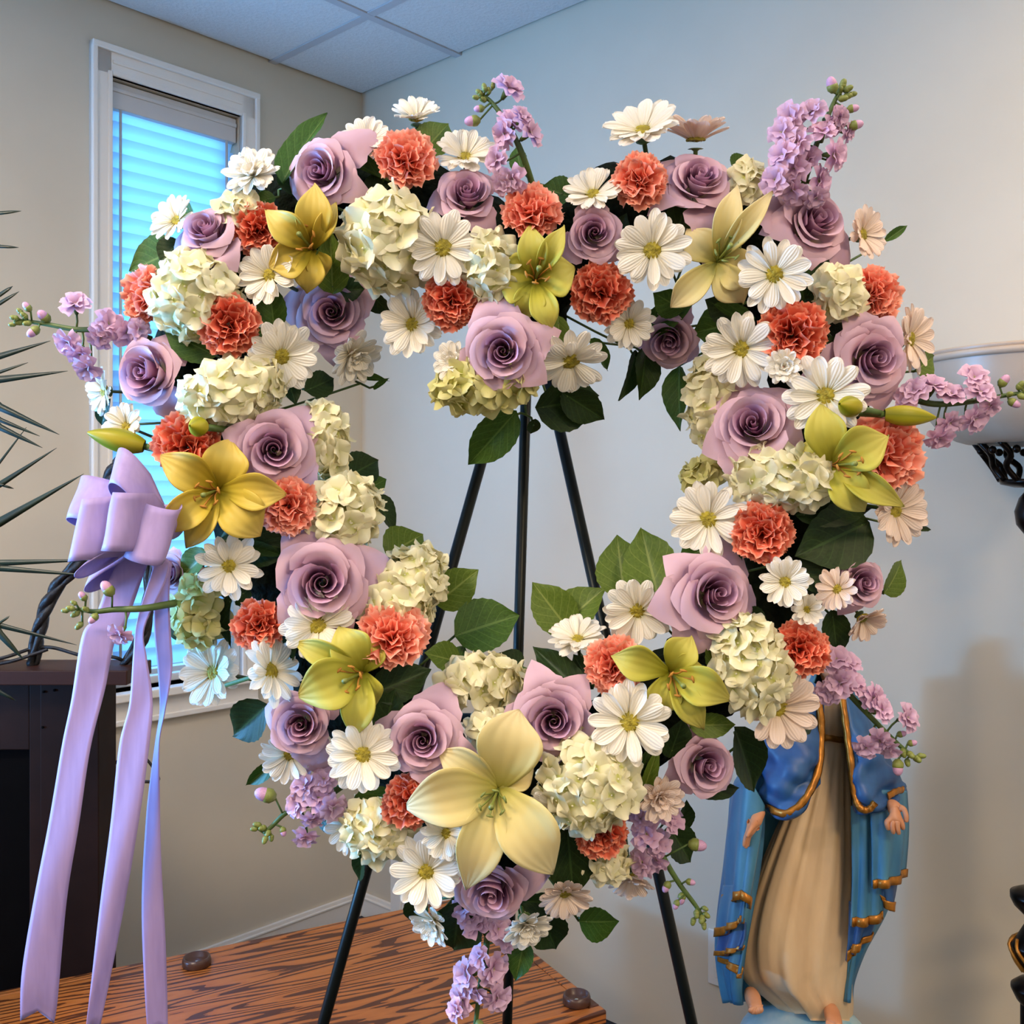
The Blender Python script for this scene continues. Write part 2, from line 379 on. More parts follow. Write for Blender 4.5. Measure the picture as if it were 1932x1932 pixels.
# ------------------------------------------------------------------ dark surround at the left with vine arch, cable, spiky plant
M_esp = mat_plain('espresso_wood', srgb(36, 20, 15), 0.6, var=0.25, scale=9, spec=0.15); M_blk = mat_plain('black_firebox', srgb(10, 8, 8), 0.9, spec=0.05)
M_slab = mat_plain('espresso_top', srgb(64, 36, 27), 0.5, var=0.2, scale=9, spec=0.2)
fp = root('fireplace_surround', 'dark espresso wood surround with black opening beside the window', 'fireplace', loc=Vector((-0.95, 2.06, 0)))
def fbox(nm, x0, x1, y0, y1, z0, z1, mat):
    mb = MB(); boxw(mb, x0, x1, y0, y1, z0, z1); return bevel(put(nm, mb.off(fp.location).mesh(nm, mat, False), fp), 0.002)
XR = (190-CX)/F*2.02; XS = (80-CX)/F*2.02; ZT = EYE-(1263-HV)/F*1.98
fbox('mantel_top', -1.22, (245-CX)/F*1.98, 1.965, 2.10, ZT-0.028, ZT, M_slab)
sp_ = fbox('side_panel', XS, XR, 2.01, 2.10, 0, ZT-0.028, M_esp)
fbox('stile', XS-0.025, XS-0.0005, 2.018, 2.09, 0, ZT-0.028, M_esp)
fbox('top_rail', -1.2, XS-0.0255, 2.02, 2.09, ZT-0.165, ZT-0.029, M_esp)
fbox('firebox', -1.2, XS-0.0255, 2.04, 2.095, 0, ZT-0.166, M_blk)
mb = MB()
for (u, v) in ((83, 1305), (103, 1302), (81, 1372)):
    q = P(u, v, 2.009); lathe(mb, [(0.0025, 0), (0.0025, 0.002)], 10, Matrix.Translation(q) @ Matrix.Rotation(PI/2, 4, 'X'))
put('peg_hole', mb.off(fp.location).mesh('peg_hole', M_blk), sp_)
M_vine = mat_plain('dark_vine_bark', srgb(34, 32, 33), 0.5, var=0.4, scale=60, bmp=0.4)
va = root('vine_arch', 'dark twisted vine arch standing behind the lavender bow', 'decoration', loc=P(60, 1262, 2.03))
base_path = spline([P(62, 1261, 2.03), P(74, 1180, 2.03), P(108, 1110, 2.03), P(150, 1055, 2.03), P(185, 985, 2.04), P(208, 900, 2.04), P(240, 872, 2.04), P(272, 930, 2.04), P(285, 1060, 2.04), P(275, 1180, 2.04), P(234, 1261, 2.04)], 70)
for ph in range(3):
    mb = MB(); pts = []
    for i, q in enumerate(base_path):
        d = (base_path[min(i+1, 69)]-base_path[max(i-1, 0)]).normalized(); x = Vector((0, 1, 0)); y = d.cross(x).normalized(); a = i*0.42+ph*2*PI/3
        k = 0 if i in (0, 69) else 1
        pts.append(q+(x*math.cos(a)+y*math.sin(a))*0.0072*k+Vector((0, 0, 0.004*(1-k))))
    tube(mb, pts, [0.0075+0.0025*math.sin(i*0.9+ph*2) for i in range(70)], 7); put('vine_strand', mb.off(va.location).mesh('vine_strand', M_vine), va)
cb = MB(); tube(cb, spline([P(-60, 1256, 2.0), P(10, 1240, 2.0), P(60, 1224, 2.03), P(100, 1222, 2.03), P(160, 1238, 2.03), P(215, 1240, 2.03), P(238, 1252, 2.05), P(252, 1268, 2.05)], 60), 0.0035, 6)
tag(put('cable', cb.mesh('cable', M_vine)), 'thin black cable looping over the espresso mantel top', 'cable')
cb = MB(); tube(cb, spline([P(176, 1490, 2.105), P(196, 1470, 2.12), P(222, 1436, 2.14), P(262, 1420, 2.16), P(300, 1470, 2.16), P(262, 1476, 2.14), P(214, 1492, 2.12), P(176, 1515, 2.105)], 50), 0.0032, 6)
tag(put('cable', cb.mesh('cable', M_vine)), 'thin black cable looping out from the espresso surround behind the ribbon tails', 'cable')
cb = MB(); tube(cb, spline([P(-50, 1260, 2.0), P(20, 1248, 2.0), P(70, 1232, 2.015), P(90, 1225, 2.02)], 30), 0.0035, 6)
tag(put('twig', cb.mesh('twig', M_vine)), 'thin dark twig lying on the mantel at the foot of the vine arch', 'twig')
# spiky plant standing on the oak cabinet, out of frame except for its blades
M_blade = mat_plain('blade_green', srgb(26, 38, 20), 0.4, var=0.35, scale=25); M_pot = mat_plain('terracotta', srgb(128, 74, 52), 0.8)
pc = Vector((-0.98, 1.52, TZ))
pl = root('spiky_plant', 'spiky green plant whose narrow blades reach in beside the window', 'plant', loc=pc)
mb = MB(); lathe(mb, [(0.065, 0), (0.09, 0.16), (0.098, 0.16), (0.098, 0.185), (0.085, 0.185), (0.08, 0.165), (0.001, 0.165)], 24); put('pot', mb.mesh('pot', M_pot), pl)
mb = MB(); tube(mb, [Vector((0, 0, 0.16)), Vector((0.004, 0, 0.5)), Vector((0, 0, 0.86))], [0.018, 0.015, 0.013], 10); put('stem', mb.mesh('stem', M_vine), pl)
blades = [(40, 398, 402, 8), (35, 467, 465, 7), (24, 540, 556, 9), (36, 550, 572, 9), (95, 643, 672, 14), (53, 684, 702, 7), (128, 700, 716, 16), (112, 820, 768, 17), (75, 823, 792, 10), (80, 845, 806, 14), (50, 806, 872, 5),
          (107, 845, 914, 13), (158, 894, 985, 20), (26, 922, 914, 6), (190, 1056, 1062, 14), (172, 1086, 1072, 14), (145, 1217, 1180, 12), (45, 1245, 1196, 16), (30, 1322, 1306, 9), (18, 1162, 1175, 5),
          (-330, 420, 520, 16), (-480, 600, 660, 16), (-560, 900, 900, 16), (-500, 1150, 1100, 16)]
for (u, v, y0, w) in blades:
    tip = P(u, v, 1.50); sl = (v-y0)/max(u, 20) if u > 0 else 0
    lev = 0.42+0.40*min(1, max(0, (1250-v)/850)); b = pc+Vector((0.0, 0, lev))
    mids = [P(-130, y0-sl*130, 1.50), P(0, y0, 1.495)] if u > 0 else [P((u-263)/2, y0-60, 1.5)]
    pts = spline([b]+mids+[tip], 16); mb = MB(); vs = []; wm = w/F*1.5*0.5
    for i, q in enumerate(pts):
        s = i/15; ww = wm*(min(1, (1.0-s)/.42))**0.8+0.0003
        d = (pts[min(i+1, 15)]-pts[max(i-1, 0)]).normalized(); n = d.cross(Vector((0, 1, 0))).normalized()
        vs += [q+n*ww, q+Vector((0, ww*0.5+0.0006, 0)), q-n*ww, q+Vector((0, ww*0.25-0.0003, 0))]
    mb.add(vs, grid_faces(16, 4, True)); put('blade', mb.off(pc).mesh('blade', M_blade), pl)

# ------------------------------------------------------------------ torchiere floor lamp at the right
M_met = mat_plain('bronze_metal', srgb(30, 22, 18), 0.3, 0.85, var=0.3, scale=30); M_gold = mat_plain('gold_paint', srgb(176, 112, 34), 0.35, 0.5, var=0.3, scale=60)
m, nt, p, out = new_mat('alabaster_glass')
c = ramp(nt, [(0.35, srgb(214, 186, 156)), (0.7, srgb(226, 204, 178))], noise(nt, 6, 4, dist=1.2)); nt.links.new(c, p.inputs['Base Color']); p.inputs['Roughness'].default_value = 0.35
translucent(nt, p, out, c, 0.35); M_alab = m
LD = 1.72; LX = (1952-CX)/F*LD
def lz(v): return EYE+(HV-v)/F*LD
lp = root('floor_lamp', 'bronze torchiere floor lamp with cream glass bowl at the right wall', 'lamp', loc=Vector((LX, LD, 0)))
def lpart(nm, prof, mat, seg=32, par=lp):
    mb = MB(); lathe(mb, prof, seg); return put(nm, mb.mesh(nm, mat), par)
bz0, bz1 = lz(838), lz(676)
prof = [(0.02, bz0-0.004)]+[(0.085+0.107*math.sin(t*PI/2)**0.8, bz0+(bz1-bz0)*(1-math.cos(t*PI/2))**0.9) for t in [i/12 for i in range(13)]]
prof += [(0.196, bz1+0.003), (0.192, bz1+0.006)]+[(0.081+0.107*math.sin(t*PI/2)**0.8, bz0+0.006+(bz1-bz0)*(1-math.cos(t*PI/2))**0.9) for t in [i/12 for i in range(12, -1, -1)]]+[(0.002, bz0+0.004)]
bowl = lpart('glass_bowl', prof, M_alab, 48)
mb = MB(); lathe(mb, [(0.1935, bz1-0.012), (0.1975, bz1-0.009), (0.1975, bz1-0.003), (0.1935, bz1)], 48); put('rim_band', mb.mesh('rim_band', M_alab), bowl)
lpart('cradle_rim', [(0.086, lz(838)), (0.0965, lz(836)), (0.0965, lz(829)), (0.088, lz(828))], M_met)
lpart('cradle_base', [(0.03, lz(920)), (0.052, lz(914)), (0.055, lz(906)), (0.05, lz(904)), (0.02, lz(903))], M_met)
for k in range(12):
    a = 2*PI*k/12; mb = MB()
    pts = spline([Vector((math.cos(a+q)*r, math.sin(a+q)*r, z)) for q, r, z in ((0, .092, lz(834)), (.12, .078, lz(858)), (-.10, .066, lz(880)), (.06, .052, lz(906)))], 14)
    tube(mb, pts, 0.0055, 6)
    ellipsoid(mb, Vector((math.cos(a+.26)*.083, math.sin(a+.26)*.083, lz(850))), .007, .007, .007, 5, 8)
    put('cradle_scroll', mb.mesh('cradle_scroll', M_met), lp)
lpart('stem_ball', [(0.004, lz(922)), (0.014, lz(926)), (0.024, lz(940)), (0.031, lz(965)), (0.028, lz(990)), (0.016, lz(1008)), (0.012, lz(1015))], M_met)
lpart('upper_stem', [(0.012, lz(1690)), (0.012, lz(1012))], M_met, 16)
lpart('upper_knop', [(0.012, lz(1740)), (0.016, lz(1728)), (0.032, lz(1710)), (0.0375, lz(1697)), (0.0375, lz(1686)), (0.025, lz(1679)), (0.012, lz(1676))], M_met)
lpart('twist_bulb', [(0.013, lz(1848)), (0.016, lz(1836)), (0.030, lz(1812)), (0.038, lz(1790)), (0.038, lz(1782)), (0.028, lz(1772)), (0.012, lz(1738))], M_met)
for k in range(10):
    mb = MB(); tube(mb, spline([Vector((math.cos(2*PI*k/10+q)*r, math.sin(2*PI*k/10+q)*r, lz(v))) for q, r, v in ((0, .029, 1773), (.4, .0395, 1786), (.8, .032, 1812), (1.1, .018, 1835))], 10), [.003]*10, 6); put('bulb_rib', mb.mesh('bulb_rib', M_gold), lp)
lpart('lower_collar', [(0.02, lz(1898)), (0.028, lz(1888)), (0.0365, lz(1868)), (0.0365, lz(1862)), (0.024, lz(1850)), (0.013, lz(1846))], M_met)
lpart('lower_stem', [(0.022, 0.03), (0.022, lz(1890))], M_met, 20)
lpart('base', [(0.14, 0), (0.15, 0.01), (0.14, 0.03), (0.05, 0.05), (0.02, 0.06)], M_met)
# ------------------------------------------------------------------ wire easel
M_easel = mat_plain('black_green_metal', srgb(20, 24, 20), 0.4, 0.6, var=0.2)
apex = P(998, 552, 1.40)
es = root('wire_easel', 'black metal tripod easel holding the heart wreath above the oak cabinet', 'easel', loc=Vector((apex.x, apex.y, 0)))
def leg(u0, v0, u1, v1, d1):
    """bar from the apex through the pixel line down to the floor at depth d1"""
    v = HV+EYE*F/d1; u = u0+(u1-u0)*(v-v0)/(v1-v0); q = P(u, v, d1); q.z = 0.004
    mb = MB(); tube(mb, [apex, q], 0.0075, 10); l = put('leg', mb.off(es.location).mesh('leg', M_easel), es)
    mb = MB(); tube(mb, [q, q+(apex-q).normalized()*0.03], 0.010, 10); put('rubber_tip', mb.off(es.location).mesh('rubber_tip', M_blk), l)
    return q
qa = leg(905, 880, 610, 1932, 1.24); qb = leg(1055, 805, 1305, 1932, 1.24); qc = leg(985, 790, 955, 1932, 1.60)
ca, cb_ = apex.lerp(qa, 0.36), apex.lerp(qb, 0.36)
mb = MB(); tube(mb, [ca, cb_], 0.006, 8); put('crossbar', mb.off(es.location).mesh('crossbar', M_easel), es)
for c_ in (ca.lerp(cb_, 0.15), ca.lerp(cb_, 0.85)):
    mb = MB(); tube(mb, [c_, c_+Vector((0, -0.05, 0)), c_+Vector((0, -0.06, 0.02))], 0.004, 8); put('hook', mb.off(es.location).mesh('hook', M_easel), es)
mb = MB(); ellipsoid(mb, apex+Vector((0, 0, 0.005)), 0.014, 0.014, 0.016); put('top_cap', mb.off(es.location).mesh('top_cap', M_easel), es)

# ------------------------------------------------------------------ statue
SD = 1.84
def S(u, v, dd=0.0): return P(u, v, SD+dd)
def painted(name, c0, c1, rough=0.4, dirt=None):
    m, nt, p, out = new_mat(name)
    n = noise(nt, 9, 4, sc3=(2.5, 2.5, 0.8)); st = [(0.32, c0), (0.68, c1)]
    c = ramp(nt, st, n)
    if dirt:
        n2 = noise(nt, 5, 3); mx = nt.nodes.new('ShaderNodeMix'); mx.data_type = 'RGBA'
        f = ramp(nt, [(0.60, (0, 0, 0, 1)), (0.72, (0.6, 0.6, 0.6, 1))], n2)
        nt.links.new(f, mx.inputs[0]); nt.links.new(c, mx.inputs[6]); mx.inputs[7].default_value = dirt; c = mx.outputs[2]
    nt.links.new(c, p.inputs['Base Color']); p.inputs['Roughness'].default_value = rough; return m
M_robe = painted('statue_cream_paint', srgb(214, 180, 138), srgb(230, 200, 158), 0.5, srgb(140, 120, 80))
M_mantle = painted('statue_blue_paint', srgb(42, 96, 134), srgb(76, 134, 160), 0.45)
M_shawl = painted('statue_deep_blue_paint', srgb(34, 70, 120), srgb(52, 98, 148), 0.45)
M_skin = painted('statue_skin_paint', srgb(196, 130, 88), srgb(210, 146, 104), 0.45)
M_globe = painted('statue_globe_paint', srgb(96, 168, 196), srgb(190, 210, 212), 0.3)
M_hair = painted('statue_hair_paint', srgb(70, 44, 28), srgb(92, 60, 38), 0.5)
M_stone = mat_plain('pedestal_paint', srgb(196, 188, 172), 0.6)
so = S(1535, 1930, 0); so = Vector((so.x, so.y, 0))
st = root('religious_statue', 'painted plaster statue of a woman in cream robe and blue mantle', 'statue', loc=so)
def sput(nm, mb, mat, par=st, sub=0, th=0, smooth=True):
    o = put(nm, mb.off(so).mesh(nm, mat, smooth), par)
    if th: solid(o, th)
    if sub: o.modifiers.new('sub', 'SUBSURF').levels = sub; o.modifiers[-1].render_levels = sub
    return o
# robe: loft of folded sections
lv = [1296, 1330, 1368, 1394, 1420, 1480, 1560, 1640, 1720, 1800, 1860, 1895, 1926]
cu = [1568, 1568, 1568, 1568, 1566, 1556, 1542, 1528, 1514, 1505, 1508, 1528, 1545]
hw = [30, 34, 36, 32, 38, 52, 74, 92, 104, 108, 100, 82, 62]
dp = [.03, .036, .04, .034, .042, .052, .062, .074, .082, .086, .084, .075, .06]
NS = 80; NT = 60
sp1 = spline([Vector((cu[i], lv[i], hw[i])) for i in range(13)], NT); sp2 = spline([Vector((dp[i], 0, 0)) for i in range(13)], NT)
vs = []
for i in range(NT):
    u, v, h = sp1[i]; f = max(0, min(1, (v-1394)/120)); g = max(0, min(1, (v-1500)/300))
    for k in range(NS):
        a = 2*PI*k/NS; x = math.cos(a); y = math.sin(a)
        ph = (v-1400)/170.0
        fold = 1+(0.035*f*math.sin(11*a+ph*0.6)+0.05*g*math.sin(5*a-ph*1.0+0.7)+0.034*math.sin(21*a+ph*.3)*f*(1-g*.5))
        if v < 1394: fold += 0.02*math.sin(14*a)
        drop = 0
        vs.append(S(u+h*x*fold, v+(22*g*g*(-0.6 if x < -0.3 else 0.1*x)), sp2[i].x*y*fold*1.05+0.02))
mb = MB(); mb.add(vs, grid_faces(NT, NS, True)+[tuple(range(NS)), tuple((NT-1)*NS+k for k in range(NS))[::-1]]); sput('robe', mb, M_robe)
mb = MB(); tube(mb, [S(1568+33*math.cos(2*PI*k/24), 1394+2*math.sin(k), 0.02+0.037*math.sin(2*PI*k/24)) for k in range(25)], 0.0058, 8, cap=False); sput('gold_belt', mb, M_gold)
# mantle: cape around the back, open in front
rows = []
for (v, fl, l, r, frr) in ((1290, 1530, 1515, 1622, 1606), (1350, 1495, 1470, 1640, 1606), (1420, 1460, 1432, 1668, 1607), (1480, 1440, 1388, 1698, 1608), (1560, 1442, 1378, 1708, 1610), (1640, 1434, 1370, 1694, 1609), (1720, 1420, 1361, 1668, 1606), (1790, 1408, 1358, 1630, 1604), (1850, 1402, 1366, 1606, 1600), (1890, 1402, 1376, 1600, 1596)):
    rows.append([S(fl, v, -0.045), S((fl+l)/2-6, v+4, -0.06), S(l+6, v, -0.02), S(l, v, 0.03), S(l+45, v, 0.085), S((l+r)/2, v, 0.115), S(max(r-45, l+60), v, 0.09), S(r, v, 0.04), S(r-8, v, -0.02), S((frr+r)/2, v, -0.04), S(frr, v, -0.04)])
mb = MB(); patch(mb, rows, 44, 110, lambda s, t: 0.0055*s*math.sin(t*58+1.5*s)+0.004*math.sin(t*31-s*3)*s); sput('mantle', mb, M_mantle, th=0.005)
def panel(ctrl, wav, tw=0.10, mat=None):
    """overlapping mantle fold with its gold hem"""
    dsp = lambda s, t: 0.004*math.sin(t*wav+s*2.0)*(0.3+0.7*s)
    c3 = [[S(*q) for q in r] for r in ctrl]; mb = MB(); patch(mb, c3, 26, 22, dsp); vs = list(mb.v); sput('mantle_fold', mb, mat or M_mantle, th=0.004)
    n = 26; k = max(2, int(round(tw*(n-1)))); g = MB(); vv = []
    for i in range(n-1-k, n):
        for j in range(22):
            a = vs[min(i+1, n-1)*22+j]-vs[max(i-1, 0)*22+j]; b = vs[i*22+min(j+1, 21)]-vs[i*22+max(j-1, 0)]; nn = a.cross(b).normalized(); nn = nn if nn.y < 0 else -nn
            vv.append(vs[i*22+j]+nn*0.0040)
    g.add(vv, grid_faces(k+1, 22)); sput('gold_trim', g, M_gold, th=0.003)
panel([[(1602, 1700, -.06), (1628, 1700, -.065), (1655, 1700, -.05)], [(1602, 1750, -.06), (1624, 1745, -.068), (1650, 1735, -.05)], [(1598, 1812, -.06), (1616, 1792, -.07), (1640, 1765, -.05)]], 14, .16, M_shawl)
panel([[(1648, 1640, -.075), (1670, 1640, -.08), (1696, 1635, -.055)], [(1655, 1670, -.078), (1674, 1680, -.085), (1692, 1680, -.058)], [(1662, 1695, -.08), (1676, 1716, -.085), (1685, 1720, -.06)]], 10, .22, M_shawl)
panel([[(1606, 1520, -.07), (1632, 1520, -.08), (1660, 1520, -.08)], [(1608, 1640, -.080), (1634, 1640, -.088), (1662, 1638, -.085)], [(1605, 1746, -.085), (1634, 1746, -.092), (1667, 1733, -.085)]], 16, .09)
panel([[(1640, 1490, -.085), (1665, 1490, -.09), (1690, 1490, -.065), (1711, 1492, -.02)], [(1644, 1575, -.098), (1668, 1575, -.104), (1696, 1570, -.078), (1713, 1560, -.025)], [(1646, 1674, -.10), (1668, 1674, -.108), (1689, 1666, -.085), (1703, 1652, -.035)]], 18, .10)
panel([[(1362, 1770, -0.025), (1382, 1775, -0.065), (1404, 1775, -0.090)], [(1362, 1795, -0.025), (1382, 1800, -0.070), (1402, 1805, -0.095)], [(1362, 1812, -0.025), (1380, 1828, -0.075), (1397, 1846, -0.098)]], 12, .22)
panel([[(1360, 1740, -0.025), (1382, 1740, -0.075), (1406, 1740, -0.098)], [(1358, 1775, -0.025), (1380, 1770, -0.080), (1406, 1768, -0.104)], [(1355, 1803, -0.025), (1376, 1800, -0.085), (1402, 1788, -0.108)]], 12, .18, M_shawl)
panel([[(1366, 1670, -0.025), (1384, 1670, -0.080), (1408, 1670, -0.105)], [(1360, 1715, -0.025), (1380, 1712, -0.086), (1406, 1705, -0.110)], [(1355, 1768, -0.025), (1378, 1756, -0.092), (1404, 1738, -0.114)]], 12, .14)
panel([[(1386, 1480, -0.035), (1400, 1470, -0.080), (1420, 1480, -0.105), (1442, 1520, -0.105)], [(1374, 1590, -0.035), (1392, 1590, -0.090), (1412, 1595, -0.115), (1430, 1605, -0.110)], [(1370, 1706, -0.032), (1386, 1702, -0.098), (1400, 1696, -0.122), (1414, 1716, -0.115)]], 15, .06)
LS = [[(1503, 1298, .03), (1520, 1290, -.03), (1535, 1290, -.055), (1545, 1295, -.06), (1552, 1305, -.055)],
      [(1444, 1400, .03), (1458, 1380, -.06), (1490, 1370, -.09), (1527, 1380, -.095), (1553, 1392, -.075)],
      [(1430, 1450, .03), (1442, 1442, -.07), (1480, 1447, -.115), (1522, 1450, -.115), (1551, 1442, -.09)],
      [(1436, 1490, .03), (1444, 1495, -.08), (1476, 1505, -.125), (1514, 1490, -.125), (1546, 1462, -.10)],
      [(1438, 1512, .03), (1447, 1530, -.08), (1476, 1546, -.122), (1518, 1526, -.125), (1546, 1478, -.10)]]
RS = [[(1585, 1308, -.055), (1594, 1294, -.055), (1604, 1292, -.03), (1612, 1298, .0), (1618, 1304, .03)],
      [(1597, 1395, -.075), (1610, 1385, -.09), (1632, 1388, -.08), (1652, 1398, -.03), (1660, 1400, .03)],
      [(1603, 1450, -.088), (1620, 1440, -.11), (1652, 1442, -.10), (1686, 1455, -.04), (1694, 1465, .03)],
      [(1610, 1495, -.09), (1625, 1505, -.115), (1656, 1508, -.11), (1694, 1492, -.06), (1708, 1490, .02)],
      [(1612, 1524, -.09), (1630, 1537, -.112), (1655, 1533, -.108), (1690, 1508, -.07), (1704, 1498, .02)]]
for ctrl, sg in ((LS, 1), (RS, -1)):
    mb = MB(); patch(mb, [[S(*q) for q in r] for r in ctrl], 30, 40, lambda s, t: (0.0055*math.sin(s*15+sg*t*10)+0.003*math.sin(s*31-sg*t*14))*min(1, s*3)*(1-abs(2*t-1)**4)); sput('shawl_sleeve', mb, M_shawl, th=0.006)
def trim(pts, w, n=40):
    q = spline([S(*x) for x in pts], n); mb = MB(); vs = []
    for i, c in enumerate(q):
        d = (q[min(i+1, n-1)]-q[max(i-1, 0)]).normalized(); nn = Vector((0, -1, 0)); x = d.cross(nn).normalized()*w/F*SD*0.5; z = nn*(0.0035+0.0012*math.sin(i*2.1)); wv = 1+0.08*math.sin(i*1.7)
        vs += [c+x*wv, c+x*0.5+z, c+z*1.15, c-x*0.5+z, c-x*wv, c-z*0.5]
    mb.add(vs, grid_faces(n, 6, True)+[(0, 1, 2, 3, 4, 5), tuple((n-1)*6+k for k in range(6))[::-1]]); sput('gold_trim', mb, M_gold)
trim([(1543, 1310, -.078), (1549, 1360, -.084), (1549, 1400, -.09), (1545, 1450, -.108), (1530, 1490, -.13), (1508, 1520, -.135), (1482, 1535, -.132), (1456, 1528, -.11), (1441, 1512, -.06)], 14)
trim([(1588, 1310, -.072), (1598, 1380, -.090), (1606, 1440, -.105), (1612, 1495, -.11), (1622, 1523, -.125), (1638, 1528, -.125), (1652, 1514, -.128)], 13)
trim([(1675, 1503, -.098), (1690, 1494, -.08), (1704, 1490, -.05)], 14, 14)
# hands, feet, head as skinned chains
def skin_mesh(nm, mat, verts, edges, radii, rootv=0, sub=2):
    me = bpy.data.meshes.new(nm); me.from_pydata([tuple(Vector(v)-so) for v in verts], edges, []); me.update(); me.materials.append(mat)
    o = put(nm, me, st); sm = o.modifiers.new('skin', 'SKIN'); sm.use_smooth_shade = True
    if not me.skin_vertices: bpy.context.view_layer.objects.active = o
    for k, sv_ in enumerate(me.skin_vertices[0].data):
        sv_.radius = (radii[k], radii[k]); sv_.use_root = (k == rootv)
    s_ = o.modifiers.new('sub', 'SUBSURF'); s_.levels = sub; s_.render_levels = sub; return o
def hand(palm_from, palm_to, fingers, r):
    V = [S(*palm_from), S(*palm_from).lerp(S(*palm_to), 0.5), S(*palm_to)]; E = [(0, 1), (1, 2)]; RR = [r*1.5, r*2.1, r*1.7]
    for (rt, pts) in fingers:
        prev = rt
        for j, q in enumerate(pts):
            V.append(S(*q)); E.append((prev, len(V)-1)); RR.append(r*(1.0-0.14*j)); prev = len(V)-1
    return V, E, RR
V, E, RR = hand((1678, 1508, -.10), (1690, 1538, -.125), [(2, [(1672, 1550, -.13), (1674, 1558, -.132), (1677, 1566, -.13)]), (2, [(1682, 1556, -.132), (1684, 1565, -.134), (1686, 1573, -.131)]), (2, [(1692, 1556, -.132), (1694, 1566, -.134), (1696, 1574, -.13)]), (2, [(1701, 1550, -.13), (1703, 1559, -.132), (1704, 1566, -.129)]), (1, [(1706, 1526, -.125), (1710, 1540, -.13), (1710, 1552, -.13)])], 0.0052)
skin_mesh('hand', M_skin, V, E, RR)
V, E, RR = hand((1440, 1528, -.10), (1415, 1566, -.128), [(2, [(1408, 1578, -.134), (1405, 1588, -.135), (1404, 1598, -.134)]), (2, [(1411, 1578, -.125), (1408, 1590, -.125), (1407, 1601, -.124)]), (2, [(1413, 1578, -.117), (1411, 1588, -.116), (1410, 1598, -.116)]), (2, [(1415, 1577, -.110), (1414, 1586, -.109), (1413, 1593, -.109)]), (1, [(1418, 1562, -.14), (1412, 1572, -.146), (1409, 1580, -.147)])], 0.0044)
skin_mesh('hand', M_skin, V, E, RR)
V = [S(1415, 1872, -.03), S(1420, 1882, -.07), S(1425, 1896, -.10)]; E = [(0, 1), (1, 2)]; RR = [.012, .015, .013]
for k in range(5): V.append(S(1413+k*6.5, 1908+[0, 4, 5, 3, 0][k], -.118)); E.append((2, len(V)-1)); RR.append(.0045)
skin_mesh('foot', M_skin, V, E, RR)
V = [S(1566, 1902, -.03), S(1570, 1912, -.06), S(1574, 1926, -.085)]; E = [(0, 1), (1, 2)]; RR = [.012, .015, .013]
for k in range(5): V.append(S(1562+k*6.5, 1936+[0, 4, 5, 3, 0][k], -.10)); E.append((2, len(V)-1)); RR.append(.0045)
skin_mesh('foot', M_skin, V, E, RR)
hc = S(1566, 1262, 0.005); hr = 0.026
mb = MB(); ellipsoid(mb, hc, hr*0.86, hr, hr*1.25, 16, 20)
for i, v in enumerate(mb.v):
    r = v-hc; fx = math.exp(-((r.x/0.005)**2+((r.z+0.002)/0.008)**2)); ex = sum(math.exp(-(((r.x-sx*0.0095)/0.005)**2+((r.z-0.005)/0.0035)**2)) for sx in (-1, 1))
    if r.y < 0: v.y -= 0.006*fx-0.003*ex
    if r.z < -0.012: v.x -= r.x*0.2
sput('head', mb, M_skin, sub=1)
mb = MB(); tube(mb, [S(1566, 1284, .005), S(1567, 1302, .01)], [0.014, 0.018], 14); sput('neck', mb, M_skin)
vr = []
for (v, w_, d0, d1) in ((1224, 12, -.005, .02), (1232, 26, -.016, .035), (1250, 31, -.015, .045), (1275, 33, -.012, .05), (1296, 44, -.03, .06), (1312, 56, -.05, .07)):
    vr.append([S(1566-w_*.82, v, d0), S(1566-w_, v, .0), S(1566-w_*.9, v, d1*.6), S(1566, v, d1), S(1566+w_*.9, v, d1*.6), S(1566+w_, v, .0), S(1566+w_*.82, v, d0)])
mb = MB(); patch(mb, vr, 20, 30); sput('veil', mb, M_mantle, th=0.004)
mb = MB(); ellipsoid(mb, S(1520, 1985, 0.01), 0.125, 0.12, 0.088, 14, 28)
for v in mb.v: pass
sput('globe', mb, M_globe)
zb = S(0, 2060, 0).z
mb = MB(); lathe(mb, [(0.15, 0), (0.15, 0.03), (0.12, 0.05), (0.105, 0.09), (0.10, zb-0.07), (0.12, zb-0.03), (0.15, zb-0.015), (0.15, zb+0.02), (0.12, zb+0.03)], 32, Matrix.Translation((S(1520, 1985, .01).x, S(1520, 1985, .01).y, 0))); sput('pedestal', mb, M_stone)

# ------------------------------------------------------------------ wreath geometry
HEART = [(975, 590), (925, 480), (840, 415), (720, 375), (600, 385), (490, 440), (410, 530), (385, 640), (400, 750), (440, 870), (500, 1000), (560, 1120), (620, 1240), (710, 1350), (810, 1450), (930, 1560), (1060, 1470), (1170, 1390), (1280, 1310), (1380, 1220), (1460, 1120), (1520, 1000), (1545, 880), (1545, 750), (1520, 630), (1460, 520), (1380, 430), (1270, 385), (1150, 400), (1040, 470)]
HS = spline([Vector((u, v, 0)) for u, v in HEART], 240, closed=True)
HSX = [Vector((q.x, q.y)) for q in HS]
D0 = 1.275; HWID = 190.0
def lean(v): return (HV-v)/F*1.2*0.07
def surf(u, v):
    """(depth of the flower surface, yaw, pitch) at a pixel of the wreath"""
    p = Vector((u, v)); q = min(HSX, key=lambda a: (a-p).length_squared); r = (p-q)/HWID; L = r.length
    if L > 1.15: r *= 1.15/L; L = 1.15
    d = D0-0.115*math.sqrt(max(0.02, 1-0.72*L*L))+lean(v)
    A = L*58; k = 1.0/max(L, 1e-6)
    return d, r.x*k*A, -r.y*k*A
M_foam = mat_plain('dark_moss_foam', srgb(14, 20, 10), 0.95, var=0.5, scale=80, bmp=0.8, spec=0.1)
